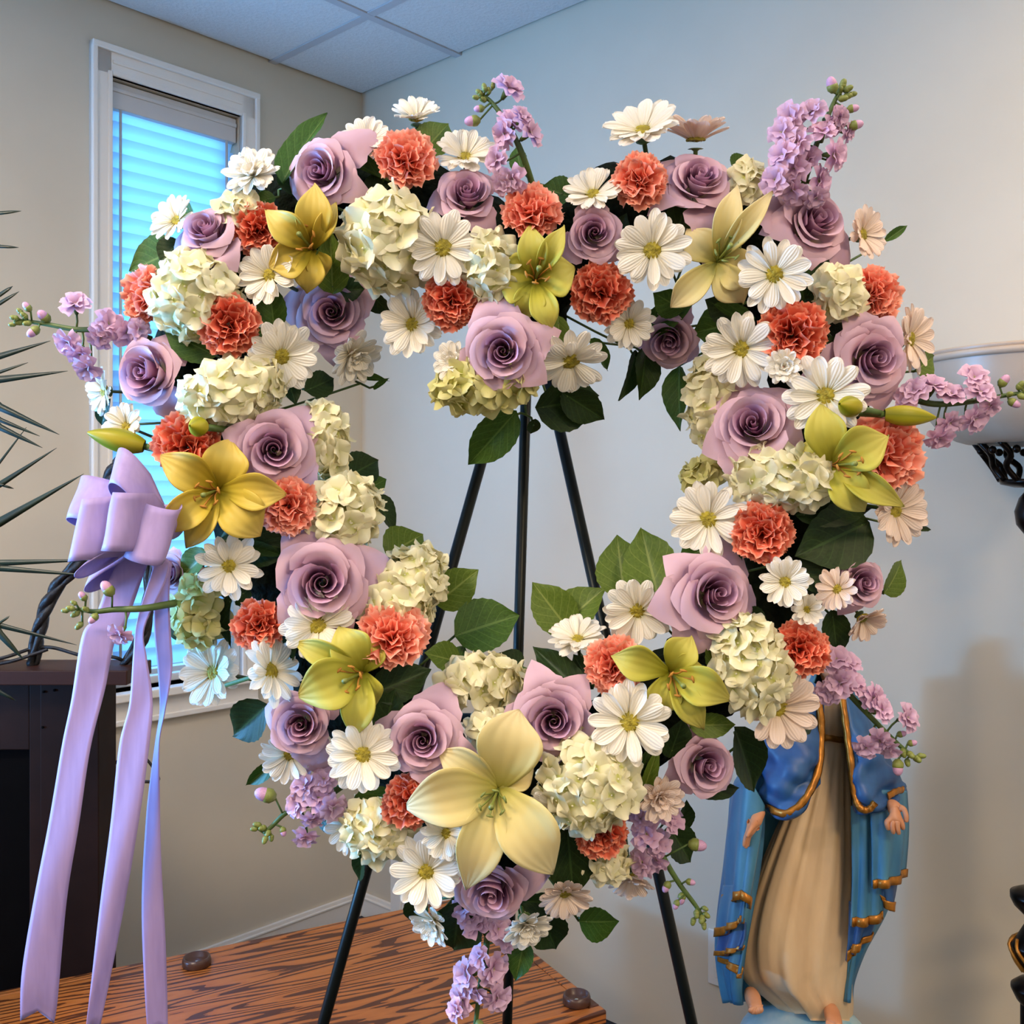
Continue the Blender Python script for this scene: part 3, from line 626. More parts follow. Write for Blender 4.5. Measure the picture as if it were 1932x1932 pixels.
pts = [P(q.x, q.y, D0+0.0+lean(q.y)) for q in HS]
mb = MB(); vs = []
cgm = sum(pts, Vector())/len(pts)
for i, q in enumerate(pts):
    d = (pts[(i+1) % 240]-pts[i-1]).normalized(); x = d.cross(Vector((0, 1, 0))).normalized()
    for k in range(14):
        a = 2*PI*k/14; jr = random.uniform(0.9, 1.1); vs.append(q+(x*math.cos(a)*0.057+Vector((0, 1, 0))*math.sin(a)*0.042)*jr)
mb.add(vs, [(i*14+k, i*14+(k+1) % 14, ((i+1) % 240)*14+(k+1) % 14, ((i+1) % 240)*14+k) for i in range(240) for k in range(14)])
wf = tag(put('wreath_form', mb.off(cgm).mesh('wreath_form', M_foam), None, Matrix.Translation(cgm)), 'dark green heart-shaped foam wreath form packed under the flowers', 'wreath')

def fmat(n, roll=0.0):
    z = n.normalized(); up = Vector((0, 0, 1)); x = up.cross(z)
    if x.length < 1e-3: x = Vector((1, 0, 0))
    x.normalize(); y = z.cross(x); c, s = math.cos(roll), math.sin(roll)
    X = x*c+y*s; Y = y*c-x*s
    return Matrix(((X.x, Y.x, z.x, 0), (X.y, Y.y, z.y, 0), (X.z, Y.z, z.z, 0), (0, 0, 0, 1)))
def facing(yaw, pitch):
    a, b = math.radians(yaw), math.radians(pitch); return Vector((math.sin(a)*math.cos(b), -math.cos(a)*math.cos(b), math.sin(b)))
def flower_mtx(u, v, w, yaw=None, pitch=None, dz=0.0, roll=None):
    d, ay, ap = surf(u, v)
    yaw = ay if yaw is None else yaw-math.degrees(math.atan((u-CX)/F))
    pitch = ap if pitch is None else pitch-math.degrees(math.atan((HV-v)/F))
    d -= dz*0.01
    if roll is None: roll = random.uniform(0, 2*PI)
    return Matrix.Translation(P(u, v, d)) @ fmat(facing(yaw, pitch), roll) @ Matrix.Scale(w/F*d, 4)

# ---- petals and flower kinds
LAV = [(0.0, srgb(200, 190, 140)), (0.25, srgb(190, 152, 170)), (0.7, srgb(206, 168, 184)), (1.0, srgb(218, 182, 194))]
M_rose = mat_petal('lavender_petal', LAV, 0.22, 0.6, 0.06)
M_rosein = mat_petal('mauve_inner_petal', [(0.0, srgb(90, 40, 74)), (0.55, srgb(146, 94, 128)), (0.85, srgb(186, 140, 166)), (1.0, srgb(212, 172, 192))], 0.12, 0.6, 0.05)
M_green = mat_plain('stem_green', srgb(74, 96, 40), 0.55, var=0.2, scale=60)
M_white = mat_petal('white_ray', [(0.0, srgb(214, 206, 130)), (0.22, srgb(238, 230, 208)), (1.0, srgb(246, 240, 226))], 0.25, 0.55, 0.04, streak=0.25)
M_blush = mat_petal('blush_ray', [(0.0, srgb(214, 196, 140)), (0.22, srgb(236, 214, 192)), (1.0, srgb(244, 222, 206))], 0.25, 0.55, 0.04, streak=0.25)
M_disc = mat_plain('daisy_disc', srgb(150, 134, 32), 0.8, var=0.35, scale=14, bmp=0.6)
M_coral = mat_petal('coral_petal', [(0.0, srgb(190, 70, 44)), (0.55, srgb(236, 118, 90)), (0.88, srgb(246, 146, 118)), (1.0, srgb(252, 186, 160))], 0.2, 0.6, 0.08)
M_coral_shade = mat_petal('shaded_coral_petal', [(0.0, srgb(140, 36, 22)), (0.55, srgb(212, 84, 58)), (0.9, srgb(230, 112, 82)), (1.0, srgb(246, 168, 136))], 0.16, 0.6, 0.08)  # shaded copy of the coral petal, difference in lighting put into its colour
M_hyd = mat_petal('cream_sepal', [(0.0, srgb(190, 190, 90)), (0.3, srgb(226, 220, 170)), (1.0, srgb(240, 232, 196))], 0.25, 0.6, 0.07)
M_hydg = mat_petal('greenish_sepal', [(0.0, srgb(170, 172, 66)), (0.4, srgb(212, 206, 126)), (1.0, srgb(226, 218, 152))], 0.25, 0.6, 0.08)
M_stock = mat_petal('stock_petal', [(0.0, srgb(206, 200, 130)), (0.3, srgb(202, 162, 192)), (1.0, srgb(226, 190, 212))], 0.25, 0.6, 0.10)
M_budtip = mat_plain('stock_bud_lilac', srgb(196, 150, 180), 0.55, var=0.15); M_budg = mat_plain('bud_green', srgb(120, 128, 56), 0.5, var=0.2)

def rose_petal(phi, w, rb, rr, z0, z1, curl, point, spir, drop=0.10, ns=9, nt=11, wob=0.0, fold=0.0):
    vs, ss, ts = [], [], []
    for i in range(ns):
        s = i/(ns-1)
        for j in range(nt):
            t = j/(nt-1)*2-1
            smax = 1-drop*abs(t)**2.6+point*max(0, 1-abs(t)*1.7)-0.5*max(0, abs(t)-0.8)
            q = s*smax; wf_ = w*(0.45+0.55*math.sin(min(1, q*1.15)*PI/2))
            a = phi+wf_*t; c = max(0, q-0.66)
            r = rb+(rr-rb)*min(1.3, q)**0.62+curl*c*c*8.0*(0.6+0.4*abs(t))+spir*t
            z = z0+(z1-z0)*q-curl*c*c*c*26.0+wob*math.sin(t*5+phi*3)*q*q
            r += fold*(1-abs(t))**2*q*q
            vs.append((r*math.cos(a), r*math.sin(a), z)); ss.append(s); ts.append(t)
    return vs, grid_faces(ns, nt), ss, ts
def rose_proto(seed, openness=1.0, guards=4):
    rnd = random.Random(seed); parts = []
    mb = MB(); n = 40; vs, ss = [], []
    for i in range(7):
        for k in range(n):
            f = k/(n-1); th = f*3.3*PI; r = 0.010+0.095*f; q = i/6
            z = -0.32+(0.05+0.07*math.sin(f*2.6)+0.32)*q; rr = r*(0.8+0.2*q+0.14*max(0, q-.75)*4*f)
            vs.append((rr*math.cos(th), rr*math.sin(th)*.92, z)); ss.append(0.2+0.8*q)
    mb.add(vs, grid_faces(7, n), ss); parts.append(('bud_center', mb.mesh('bud_center', M_rosein)))
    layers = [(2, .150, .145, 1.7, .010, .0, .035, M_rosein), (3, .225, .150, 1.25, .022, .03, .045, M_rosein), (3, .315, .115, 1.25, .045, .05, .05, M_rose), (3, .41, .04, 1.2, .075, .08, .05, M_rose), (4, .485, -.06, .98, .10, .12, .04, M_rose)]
    a0 = rnd.uniform(0, 6)
    for (n_, rr, z1, w, curl, pt, sp_, mt) in layers:
        a0 += rnd.uniform(.8, 1.3)
        for k in range(n_):
            v, f, s, t = rose_petal(a0+2*PI*k/n_+rnd.uniform(-.2, .2), w*rnd.uniform(.9, 1.08), .05, rr*rnd.uniform(.94, 1.05), -.46, z1+rnd.uniform(-.035, .03), curl*openness*rnd.uniform(.5, 1.5), pt*rnd.uniform(.3, 1.5), sp_*rnd.uniform(.7, 1.3), wob=.010, fold=rnd.uniform(0, .03))
            mb = MB(); mb.add(v, f, s, t); parts.append(('petal', mb.mesh('petal', mt)))
    ga = rnd.uniform(0, 6)
    for k in range(guards):
        v, f, s, t = rose_petal(ga+2*PI*k/guards+rnd.uniform(-.45, .45), rnd.uniform(.62, .85), .05, rnd.uniform(.54, .68)*(.9+.1*openness), -.46, rnd.uniform(-.30, -.06), rnd.uniform(.05, .15), rnd.uniform(.14, .32), rnd.uniform(-.04, .05), wob=.02, fold=rnd.uniform(0, .10))
        mb = MB(); mb.add(v, f, s, t); parts.append(('petal', mb.mesh('petal', M_rose)))
    return parts
ROSE_P = [rose_proto(3, 1.0, 4), rose_proto(11, 0.8, 3), rose_proto(23, 1.3, 5)]
def stem_mesh(r, l, cal, calh):
    mb = MB(); lathe(mb, [(0.002, -l), (r, -l), (r, -calh), (cal*0.6, -calh+0.03), (cal, -calh*0.82), (cal*0.7, -calh*0.76)], 10); return mb.mesh('stem', M_green)
ROSE_ST = stem_mesh(0.035, 0.95, 0.13, 0.62); DAISY_ST = stem_mesh(0.03, 0.9, 0.11, 0.16); CARN_ST = stem_mesh(0.03, 0.95, 0.10, 0.60); HYD_ST = stem_mesh(0.03, 0.6, 0.10, 0.2)
def copy_parts(parts, r):
    for it in parts: put(it[0], it[1], r, it[2] if len(it) > 2 else None)

def daisy_petal(w, notch, cup, seed):
    rnd = random.Random(seed); vs, ss, ts = [], [], []; ns, nt = 10, 7
    for i in range(ns):
        s = math.sin(i/(ns-1)*PI/2)
        for j in range(nt):
            t = j/(nt-1)*2-1; hwid = w*(0.24+0.76*math.sin(min(1.0, s*1.28)*PI/2)) if s < .68 else w*math.sqrt(max(0.03, 1-((s-.68)/.325)**2))
            y = s*(1-notch*(1-abs(t))*s**6*0.4); x = hwid*t
            z = 0.010*math.cos(t*PI*2)*(s*(1-s)*3+.2)-cup*t*t*w*2+0.10*s*(1-s)-0.05*s*s
            vs.append((x, y, z)); ss.append(s); ts.append(t)
    mb = MB(); mb.add(vs, grid_faces(ns, nt), ss, ts); return mb
DP = [daisy_petal(w, n_, c_, k) for k, (w, n_, c_) in enumerate(((.175, .0, -.10), (.20, .0, .05), (.16, .0, -.2), (.185, .0, .12)))]
DPW = [q.mesh('ray_petal', M_white) for q in DP]; DPB = [q.mesh('ray_petal', M_blush) for q in DP]
def disc_mesh():
    mb = MB(); vs = []; n, m = 8, 20; rnd = random.Random(2)
    for i in range(n+1):
        th = PI*0.55*i/n
        for k in range(m):
            a = 2*PI*k/m; rr = 0.135*(1+rnd.uniform(-.05, .05)); vs.append((rr*math.sin(th)*math.cos(a), rr*math.sin(th)*math.sin(a), 0.055*math.cos(th)+rnd.uniform(-.006, .006)-.02))
    mb.add(vs, grid_faces(n+1, m, True)); return mb.mesh('disc', M_disc)
DISC = disc_mesh()
def daisy(label, u, v, w, yaw=None, pitch=None, dz=0, elev=10, blush=False, double=False, n=None):
    r = root('daisy', label, 'daisy', mtx=flower_mtx(u, v, w*1.14, yaw, pitch, dz), group='daisies in the heart wreath')
    ps = DPB if blush else DPW; n = n or random.choice((13, 14, 12))
    if not double: put('disc', DISC, r)
    put('stem', DAISY_ST, r)
    rings = [(n, elev, 0.5, 0), (n-3, elev+9, 0.47, .012)]
    if double: rings += [(9, elev+30, .36, .02), (6, elev+52, .26, .03)]
    for (cnt, el, ln, zz) in rings:
        a0 = random.uniform(0, 6)
        for k in range(cnt):
            a = a0+2*PI*(k+random.uniform(-.22, .22))/cnt; e = math.radians(el+random.uniform(-7, 7)); l = (ln-0.06)*random.uniform(.9, 1.06)
            M = Matrix.Rotation(a, 4, 'Z') @ Matrix.Translation((0, 0.06 if not double else .02, zz-.02)) @ Matrix.Rotation(e, 4, 'X') @ Matrix.Rotation(random.uniform(-.25, .25), 4, 'Y') @ Matrix.Diagonal((0.5, l, 0.5, 1))
            put('ray_petal', random.choice(ps), r, M)
    return r
def carn_petal(seed):
    rnd = random.Random(seed); vs, ss, ts = [], [], []; ns, nt = 9, 23; ph = rnd.uniform(0, 6); fr = rnd.uniform(6.5, 9)
    for i in range(ns):
        s = i/(ns-1)
        for j in range(nt):
            t = j/(nt-1)*2-1; rim = 1+(0.035 if j % 2 else -0.03)*s**6+0.05*math.sin(t*4+ph)
            a = t*1.05*(0.25+0.75*s**0.8); q = s*rim*(1-0.10*t*t)
            vs.append((q*math.sin(a)*0.85, q*math.cos(a), (0.13*math.sin(t*fr+ph+s*1.5)+0.06*math.sin(t*fr*1.9+ph*2))*s**1.6+0.02*s)); ss.append(s); ts.append(t)
    mb = MB(); mb.add(vs, grid_faces(ns, nt), ss, ts); return mb
CP = [carn_petal(k+40) for k in range(6)]; CPC = [q.mesh('ruffled_petal', M_coral) for q in CP]; CPD = [q.mesh('ruffled_petal', M_coral_shade) for q in CP]
def carnation(label, u, v, w, yaw=None, pitch=None, dz=0, deep=False, flat=0):
    r = root('carnation', label, 'carnation', mtx=flower_mtx(u, v, w, yaw, pitch, dz), group='coral carnations in the heart wreath')
    ps = CPD if deep else CPC; put('stem', CARN_ST, r)
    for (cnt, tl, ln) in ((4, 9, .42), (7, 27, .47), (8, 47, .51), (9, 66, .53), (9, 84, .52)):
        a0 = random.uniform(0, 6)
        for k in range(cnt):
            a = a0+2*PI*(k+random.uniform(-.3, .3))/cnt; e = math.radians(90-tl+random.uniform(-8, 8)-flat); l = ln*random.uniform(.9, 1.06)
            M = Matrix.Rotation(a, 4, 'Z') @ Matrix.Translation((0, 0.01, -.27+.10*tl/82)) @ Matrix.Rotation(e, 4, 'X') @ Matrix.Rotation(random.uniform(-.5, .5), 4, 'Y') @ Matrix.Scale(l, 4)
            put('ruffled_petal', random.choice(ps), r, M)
    return r
def floret_mesh(seed, mat):
    rnd = random.Random(seed); mb = MB(); ns, nt = 6, 7
    for k in range(4):
        vs, ss, ts = [], [], []; a = k*PI/2+rnd.uniform(-.15, .15); ca, sa = math.cos(a), math.sin(a); tw = rnd.uniform(-.25, .25); up = rnd.uniform(.05, .22); L = rnd.uniform(.46, .54)
        for i in range(ns):
            s = i/(ns-1)
            for j in range(nt):
                t = j/(nt-1)*2-1; hw_ = 0.31*math.sin(PI*min(1, .12+.80*s))**0.7 if s < 0.98 else 0.14
                y = L*s*(1-.06*t*t); x = hw_*t; z = up*s*s-0.10*t*t*s+tw*t*s*0.25+0.012*math.sin(t*7+k)*s+.012*(k % 2)
                vs.append((x*ca-y*sa, x*sa+y*ca, z)); ss.append(s); ts.append(t)
        mb.add(vs, grid_faces(ns, nt), ss, ts)
    ellipsoid(mb, (0, 0, 0.015), .04, .04, .03, 4, 6)
    return mb
FL = [floret_mesh(k+70, None) for k in range(5)]; FLC = [q.mesh('floret', M_hyd) for q in FL]; FLG = [q.mesh('floret', M_hydg) for q in FL]
def core_mesh(mat):
    mb = MB(); ellipsoid(mb, (0, 0, -0.06), .36, .36, .34, 8, 12); return mb.mesh('flower_core', mat)
M_core = mat_plain('hydrangea_core', srgb(120, 120, 60), 0.8, var=0.2)
CORE = core_mesh(M_core)
def hydrangea(label, u, v, w, h, rot=0, yaw=None, pitch=None, dz=0, green=False, fs=46):
    fs *= 1.32
    d = surf(u, v)[0]; M0 = flower_mtx(u, v, 1, yaw, pitch, dz, math.radians(rot)); sc_ = M0.to_scale().x
    r = root('hydrangea', label, 'hydrangea', mtx=M0 @ Matrix.Scale(1, 4), group='cream hydrangeas in the heart wreath')
    r.scale = (sc_, sc_, sc_)
    ps = FLG if green else FLC; dmin = min(w, h); rx, ry, rz = w/2-fs*.22, h/2-fs*.22, dmin*0.36
    c = put('flower_core', CORE, r, Matrix.Diagonal((w*0.92, h*0.92, dmin*0.85, 1)))
    put('stem', HYD_ST, r, Matrix.Scale(dmin, 4))
    n = int(4.2*(w*h)/(fs*fs)+9); ga = PI*(3-math.sqrt(5))
    for k in range(n):
        z = 1-1.25*(k+.5)/n; rr = math.sqrt(max(0, 1-z*z)); a = k*ga+random.uniform(-.25, .25)
        nv = Vector((rr*math.cos(a), rr*math.sin(a), z)); pos = Vector((nv.x*rx, nv.y*ry, nv.z*rz-dmin*.06))*random.uniform(.94, 1.05)
        nn = (nv+Vector((random.uniform(-.5, .5), random.uniform(-.5, .5), .25+random.uniform(-.3, .3)))).normalized()
        q = nn.to_track_quat('Z', 'Y').to_matrix().to_4x4()
        put('floret', random.choice(ps), r, Matrix.Translation(pos) @ q @ Matrix.Rotation(random.uniform(0, 6), 4, 'Z') @ Matrix.Scale(fs*random.uniform(.85, 1.12), 4))
    return r
def rose(label, u, v, w, yaw=None, pitch=None, dz=0, kind=None):
    r = root('rose', label, 'rose', mtx=flower_mtx(u, v, w, yaw, pitch, dz), group='lavender roses in the heart wreath')
    copy_parts(ROSE_P[kind if kind is not None else random.randrange(3)], r); put('stem', ROSE_ST, r); return r
# lilies: every petal modelled to its own reach
def lily_mat(name, c0, c1, c2): return mat_petal(name, [(0.0, srgb(*c0)), (0.35, srgb(*c1)), (1.0, srgb(*c2))], 0.28, 0.5, 0.03, streak=0.12, spec=0.3)
ML = {'yellow': lily_mat('yellow_lily_petal', (158, 148, 22), (206, 180, 62), (226, 200, 108)), 'green': lily_mat('lime_lily_petal', (146, 150, 26), (192, 186, 70), (214, 202, 104)), 'cream': lily_mat('cream_lily_petal', (190, 184, 70), (222, 206, 134), (236, 218, 168))}
M_pollen = mat_plain('pollen', srgb(176, 120, 40), 0.8)
def lily(label, cu_, cv_, petals, tone, dz=0, deep=3.2, reach=2.5):
    d0 = surf(cu_, cv_)[0]-dz*.01; c = P(cu_, cv_, d0+deep*.01)
    r = root('lily', label, 'lily', loc=c, group='lilies in the heart wreath')
    mat = ML[tone]; Lmax = max(math.hypot(p_[0]-cu_, p_[1]-cv_) for p_ in petals)
    for k, pt in enumerate(petals):
        tu, tv, w = pt[:3]; tdz = pt[3] if len(pt) > 3 else 0.5; cup = pt[4] if len(pt) > 4 else 0.9
        inner = 0 if k % 2 else .5
        du, dv = tu-cu_, tv-cv_; L = math.hypot(du, dv); rat = L/Lmax; fr_ = min(1, rat)**.7; bk = .012*(1-rat)*2 if rat < .8 else 0; nu, nv = -dv/L, du/L
        rows = []
        for s, wf_, dd in ((0, .16, 0), (.14, .46, .40), (.34, .84, .80), (.55, 1.0, 1.0), (.74, .82, 1.0), (.90, .38, .82), (1.0, .03, .62)):
            row = []
            for t in (-1, -.55, 0, .55, 1):
                hw_ = w*0.57*wf_; depth = d0+deep*.01-(deep+tdz)*.01*dd*fr_+bk*s-cup*.01*(t*t)*(1.2*math.sin(PI*min(1, s*1.05)))+inner*.01*s
                lift = 0.03*w*math.sin(s*9+k*2)*t*(.4+s)
                row.append(P(cu_+du*s+nu*hw_*t, cv_+dv*s+nv*hw_*t+lift, depth)-c)
            rows.append(row)
        mb = MB(); patch(mb, rows, 18, 11, lambda s, t: -0.0012*math.exp(-((t-.5)/.07)**2)*(1-s)+0.0006*math.sin(t*30)*s)
        o = put('petal', mb.mesh('petal', mat), r); solid(o, 0.0012)
    # pistil and six stamens
    fw = Vector((0, -1, 0)); au = sum(p_[0]-cu_ for p_ in petals)/len(petals); av = sum(p_[1]-cv_ for p_ in petals)/len(petals)
    ax = Vector((au/F*1.2*.5, -(deep+1.8)*.01, -av/F*1.2*.5))
    mb = MB(); tube(mb, spline([Vector((0, 0, 0)), ax*.6, ax], 8), [.0022, .0018, .0016, .0016, .0016, .0017, .0026, .003], 7); put('pistil', mb.mesh('pistil', M_budg), r)
    for k in range(6):
        a = 2*PI*k/6+.3; o_ = Vector((math.cos(a), 0, math.sin(a)))*.014; mb = MB(); tip = ax*.78+o_
        tube(mb, spline([Vector((0, 0, 0)), ax*.45+o_*.4, tip], 7), .0010, 5); q = o_.normalized().cross(fw)
        tube(mb, [tip-q*.004, tip, tip+q*.004], [.0008, .0016, .0008], 6); put('stamen', mb.mesh('stamen', M_pollen if tone != 'cream' else M_budg), r)
    mb = MB(); tube(mb, [Vector((0, .002, 0)), Vector((0, .05, 0))], .004, 8); put('stem', mb.mesh('stem', M_green), r)
    return r
M_lbud = mat_petal('lily_bud_skin', [(0, srgb(96, 104, 14)), (.6, srgb(150, 144, 24)), (1, srgb(170, 156, 40))], 0.1, 0.4, .03)
def lily_bud(label, bu, bv, tu, tv, w, dz=0, ddt=0):
    d = surf(bu, bv)[0]-dz*.01; a, b = P(bu, bv, d), P(tu, tv, d-ddt*.01); ln = (b-a).length; z = (b-a).normalized(); wm = w/F*d*.5
    r = root('lily_bud', label, 'bud', mtx=Matrix.Translation(a) @ z.to_track_quat('Z', 'Y').to_matrix().to_4x4(), group='closed lily buds')
    for h in range(3):
        mb = MB(); vs, ss = [], []
        for i in range(14):
            s = i/13; rr = wm*(math.sin(PI*(0.12+.86*s))**.75)*(1.05-.25*s)
            for j in range(9):
                t = j/8*2-1; an = h*2*PI/3+t*1.07; q = rr*(1+.10*(1-t*t)-.02*math.cos(t*9)); vs.append((q*math.cos(an), q*math.sin(an), ln*s)); ss.append(1-abs(t)*.7)
        mb.add(vs, grid_faces(14, 9), ss); put('sepal', mb.mesh('sepal', M_lbud), r)
    mb = MB(); tube(mb, [Vector((0, 0, -.06)), Vector((0, 0, .004))], .004, 8); put('stem', mb.mesh('stem', M_green), r); return r
# stock spikes
def stock_floret(seed):
    rnd = random.Random(seed); mb = MB(); ns, nt = 6, 7
    for ring, (cnt, el, L) in enumerate(((4, 12, .52), (4, 40, .42), (3, 66, .30))):
        for k in range(cnt):
            a = 2*PI*(k+ring*.5+rnd.uniform(-.15, .15))/cnt; e = math.radians(el+rnd.uniform(-12, 12)); ph = rnd.uniform(0, 6); vs, ss, ts = [], [], []
            for i in range(ns):
                s = i/(ns-1)
                for j in range(nt):
                    t = j/(nt-1)*2-1; hw_ = .26*(.25+.75*math.sin(min(1, s*1.1)*PI/2)); y = L*s*(1-.10*t*t+.08*(1-abs(t))**3*-1*s); x = hw_*t; z = .05*math.sin(t*5+ph)*s-.10*s*s
                    y2, z2 = y*math.cos(e)-z*math.sin(e), y*math.sin(e)+z*math.cos(e); vs.append((x*math.cos(a)-y2*math.sin(a), x*math.sin(a)+y2*math.cos(a), z2)); ss.append(s); ts.append(t)
            mb.add(vs, grid_faces(ns, nt), ss, ts)
    mb.cur = 1; lathe(mb, [(.02, -.42), (.06, -.40), (.09, -.22), (.10, -.06), (.06, .02)], 8)
    return mb.mesh('floret', [M_stock, M_green])
SF = [stock_floret(k+200) for k in range(4)]
def bud_mesh(g):
    mb = MB(); ellipsoid(mb, (0, 0, .12), .32, .32, .46, 8, 10); mb.cur = 1; lathe(mb, [(.06, -.46), (.16, -.44), (.34, -.22), (.35, 0), (.30, .12)], 10); return mb.mesh('bud', [M_budtip if not g else M_budg, M_budg])
SB = bud_mesh(False); SG = bud_mesh(True)
def stock(label, stem, florets, buds, tips=(), d=None, dz=0):
    if d is None: d = surf(*stem[0])[0]
    d -= dz*.01
    sp_ = spline([P(u, v, d+(.03 if i == 0 else .0)) for i, (u, v) in enumerate(stem)], 24); o0 = sp_[0].copy()
    r = root('stock_spike', label, 'stock flower', loc=o0, group='lavender stock spikes around the heart wreath')
    mb = MB(); tube(mb, sp_, [.0042-.002*i/23 for i in range(24)], 8)
    items = []
    for k, q in enumerate(florets):
        u, v, w = q[:3]; pos = P(u, v, d-.012+random.uniform(-.008, .008)); near = min(sp_, key=lambda a: (a-pos).length); out_ = pos-near
        n = Vector((out_.x, 0, out_.z)); n = (n.normalized() if n.length > 1e-4 else Vector((0, 0, 0)))*.9+Vector((random.uniform(-.3, .3), -1.0, random.uniform(-.3, .3))); n.normalize(); sz = w/F*d*1.12
        items.append(('floret', SF[k % 4], Matrix.Translation(pos-o0) @ fmat(n, random.uniform(0, 6)) @ Matrix.Scale(sz, 4))); tube(mb, [near, near.lerp(pos-n*sz*.4, .55)+Vector((0, .002, 0)), pos-n*sz*.4], .0013, 5)
    for lst, me in ((buds, SB), (tips, SG)):
        for q in lst:
            u, v, w = q[:3]; pos = P(u, v, d-.006+random.uniform(-.006, .006)); near = min(sp_, key=lambda a: (a-pos).length); n = (pos-near); n.y = -.004+random.uniform(-.006, .002)
            if n.length < 1e-4: n = Vector((0, -1, 0))
            n = (n.normalized()+(sp_[-1]-sp_[-3]).normalized()*.7).normalized(); sz = w/F*d
            items.append(('bud', me, Matrix.Translation(pos-o0) @ n.to_track_quat('Z', 'Y').to_matrix().to_4x4() @ Matrix.Scale(sz, 4))); tube(mb, [near, pos-n*sz*.4], .0012, 5)
    put('stem', mb.off(o0).mesh('stem', M_green), r)
    for nm, me, M in items: put(nm, me, r, M)
    return r
# salal leaves
def leaf_mat(name, c0, c1, vein):
    m, nt, p, out = new_mat(name)
    s_ = nt.nodes.new('ShaderNodeAttribute'); s_.attribute_name = 's'; t_ = nt.nodes.new('ShaderNodeAttribute'); t_.attribute_name = 't'
    def mth(op, a, b=None):
        n = nt.nodes.new('ShaderNodeMath'); n.operation = op
        for i, x in enumerate((a, b)):
            if x is None: continue
            if isinstance(x, (int, float)): n.inputs[i].default_value = x
            else: nt.links.new(x, n.inputs[i])
        return n.outputs[0]
    ab = mth('ABSOLUTE', t_.outputs['Fac']); w = mth('PINGPONG', mth('SUBTRACT', mth('MULTIPLY', s_.outputs['Fac'], 6.5), mth('MULTIPLY', ab, 2.2)), 0.5)
    v1 = mth('MULTIPLY', mth('LESS_THAN', w, 0.045), 0.55); v2 = mth('LESS_THAN', ab, 0.045); vv = mth('MAXIMUM', v1, v2)
    base = ramp(nt, [(.3, c0), (.7, c1)], noise(nt, 26, 4)); mx = nt.nodes.new('ShaderNodeMix'); mx.data_type = 'RGBA'
    nt.links.new(vv, mx.inputs[0]); nt.links.new(base, mx.inputs[6]); mx.inputs[7].default_value = vein
    nt.links.new(mx.outputs[2], p.inputs['Base Color']); p.inputs['Roughness'].default_value = 0.48; p.inputs['Specular IOR Level'].default_value = 0.22; bump(nt, p, w, .15, .002)
    translucent(nt, p, out, mx.outputs[2], 0.15); return m
MLf = [leaf_mat('dark_salal', srgb(30, 46, 16), srgb(40, 60, 22), srgb(54, 76, 34)), leaf_mat('green_salal', srgb(52, 78, 24), srgb(66, 96, 32), srgb(88, 114, 50)), leaf_mat('olive_salal', srgb(78, 98, 30), srgb(94, 114, 38), srgb(122, 136, 62))]
def leaf_mesh(seed, mat, curl):
    rnd = random.Random(seed); vs, ss, ts = [], [], []; ns, nt = 17, 11
    for i in range(ns):
        s = i/(ns-1); hw_ = 0.5*(math.sin(PI*s**0.78)**0.72) if 0 < s < 1 else 0.006
        if s > .72: hw_ *= 1-.55*((s-.72)/.28)**1.3
        for j in range(nt):
            t = j/(nt-1)*2-1; sr = 1+(.025 if i % 2 else -.02)*abs(t)**4
            vs.append((hw_*t*sr, s, 0.16*abs(t)*hw_*2*.7-curl*s*s*.5+.02*math.sin(s*8+t*2+seed)*abs(t))); ss.append(s); ts.append(t)
    mb = MB(); mb.add(vs, grid_faces(ns, nt), ss, ts); return mb.mesh('leaf', mat)
LEAF = [[leaf_mesh(k*3+j, MLf[k], cv) for j, cv in enumerate((.15, .35, .0))] for k in range(3)]
def sprig(label, leaves, dz=0):
    """leaves: (base u, base v, tip u, tip v, width px, tone 0..2, lift cm, turn deg)"""
    bu = sum(l[0] for l in leaves)/len(leaves); bv = sum(l[1] for l in leaves)/len(leaves); o0 = P(bu, bv, surf(bu, bv)[0]+.05)
    r = root('salal_sprig', label, 'leaves', loc=o0, group='salal greenery in the heart wreath')
    mb = MB(); hq = min(HSX, key=lambda a: (a-Vector((bu, bv))).length_squared); hp = P(hq.x, hq.y, D0+lean(hq.y)); (hp-o0).length > .10 and tube(mb, [hp.lerp(o0, .35), hp.lerp(o0, .7)+Vector((0, .004, 0)), o0], .0016, 5)
    for k, l in enumerate(leaves):
        u0, v0, u1, v1, w, tone = l[:6]; lift = (l[6] if len(l) > 6 else 0)+dz; turn = l[7] if len(l) > 7 else random.uniform(-18, 18)
        d0 = surf(u0, v0)[0]+.030-lift*.01; d1 = surf(u1, v1)[0]+.022-lift*.01
        if abs(d1-d0) > .05: d1 = d0+(.05 if d1 > d0 else -.05)
        a, b = P(u0, v0, d0), P(u1, v1, d1); y = b-a; L = y.length; y.normalize()
        _, ya, pi_ = surf((u0+u1)/2, (v0+v1)/2); n = facing(ya*.5, pi_*.5+8); n = (n-y*n.dot(y)).normalized(); n = Matrix.Rotation(math.radians(turn), 3, y) @ n; x = y.cross(n)
        wm = w/F*d0/max(.35, abs(math.cos(math.radians(turn))))
        M = Matrix(((x.x*wm, y.x*L, n.x*L, a.x-o0.x), (x.y*wm, y.y*L, n.y*L, a.y-o0.y), (x.z*wm, y.z*L, n.z*L, a.z-o0.z), (0, 0, 0, 1)))
        put('leaf', LEAF[tone][random.randrange(3)], r, M)
        tube(mb, [o0, o0.lerp(a, .6)+Vector((0, .01, 0)), a+y*.01], .0016, 5)
    put('stem', mb.off(o0).mesh('stem', M_green), r); return r
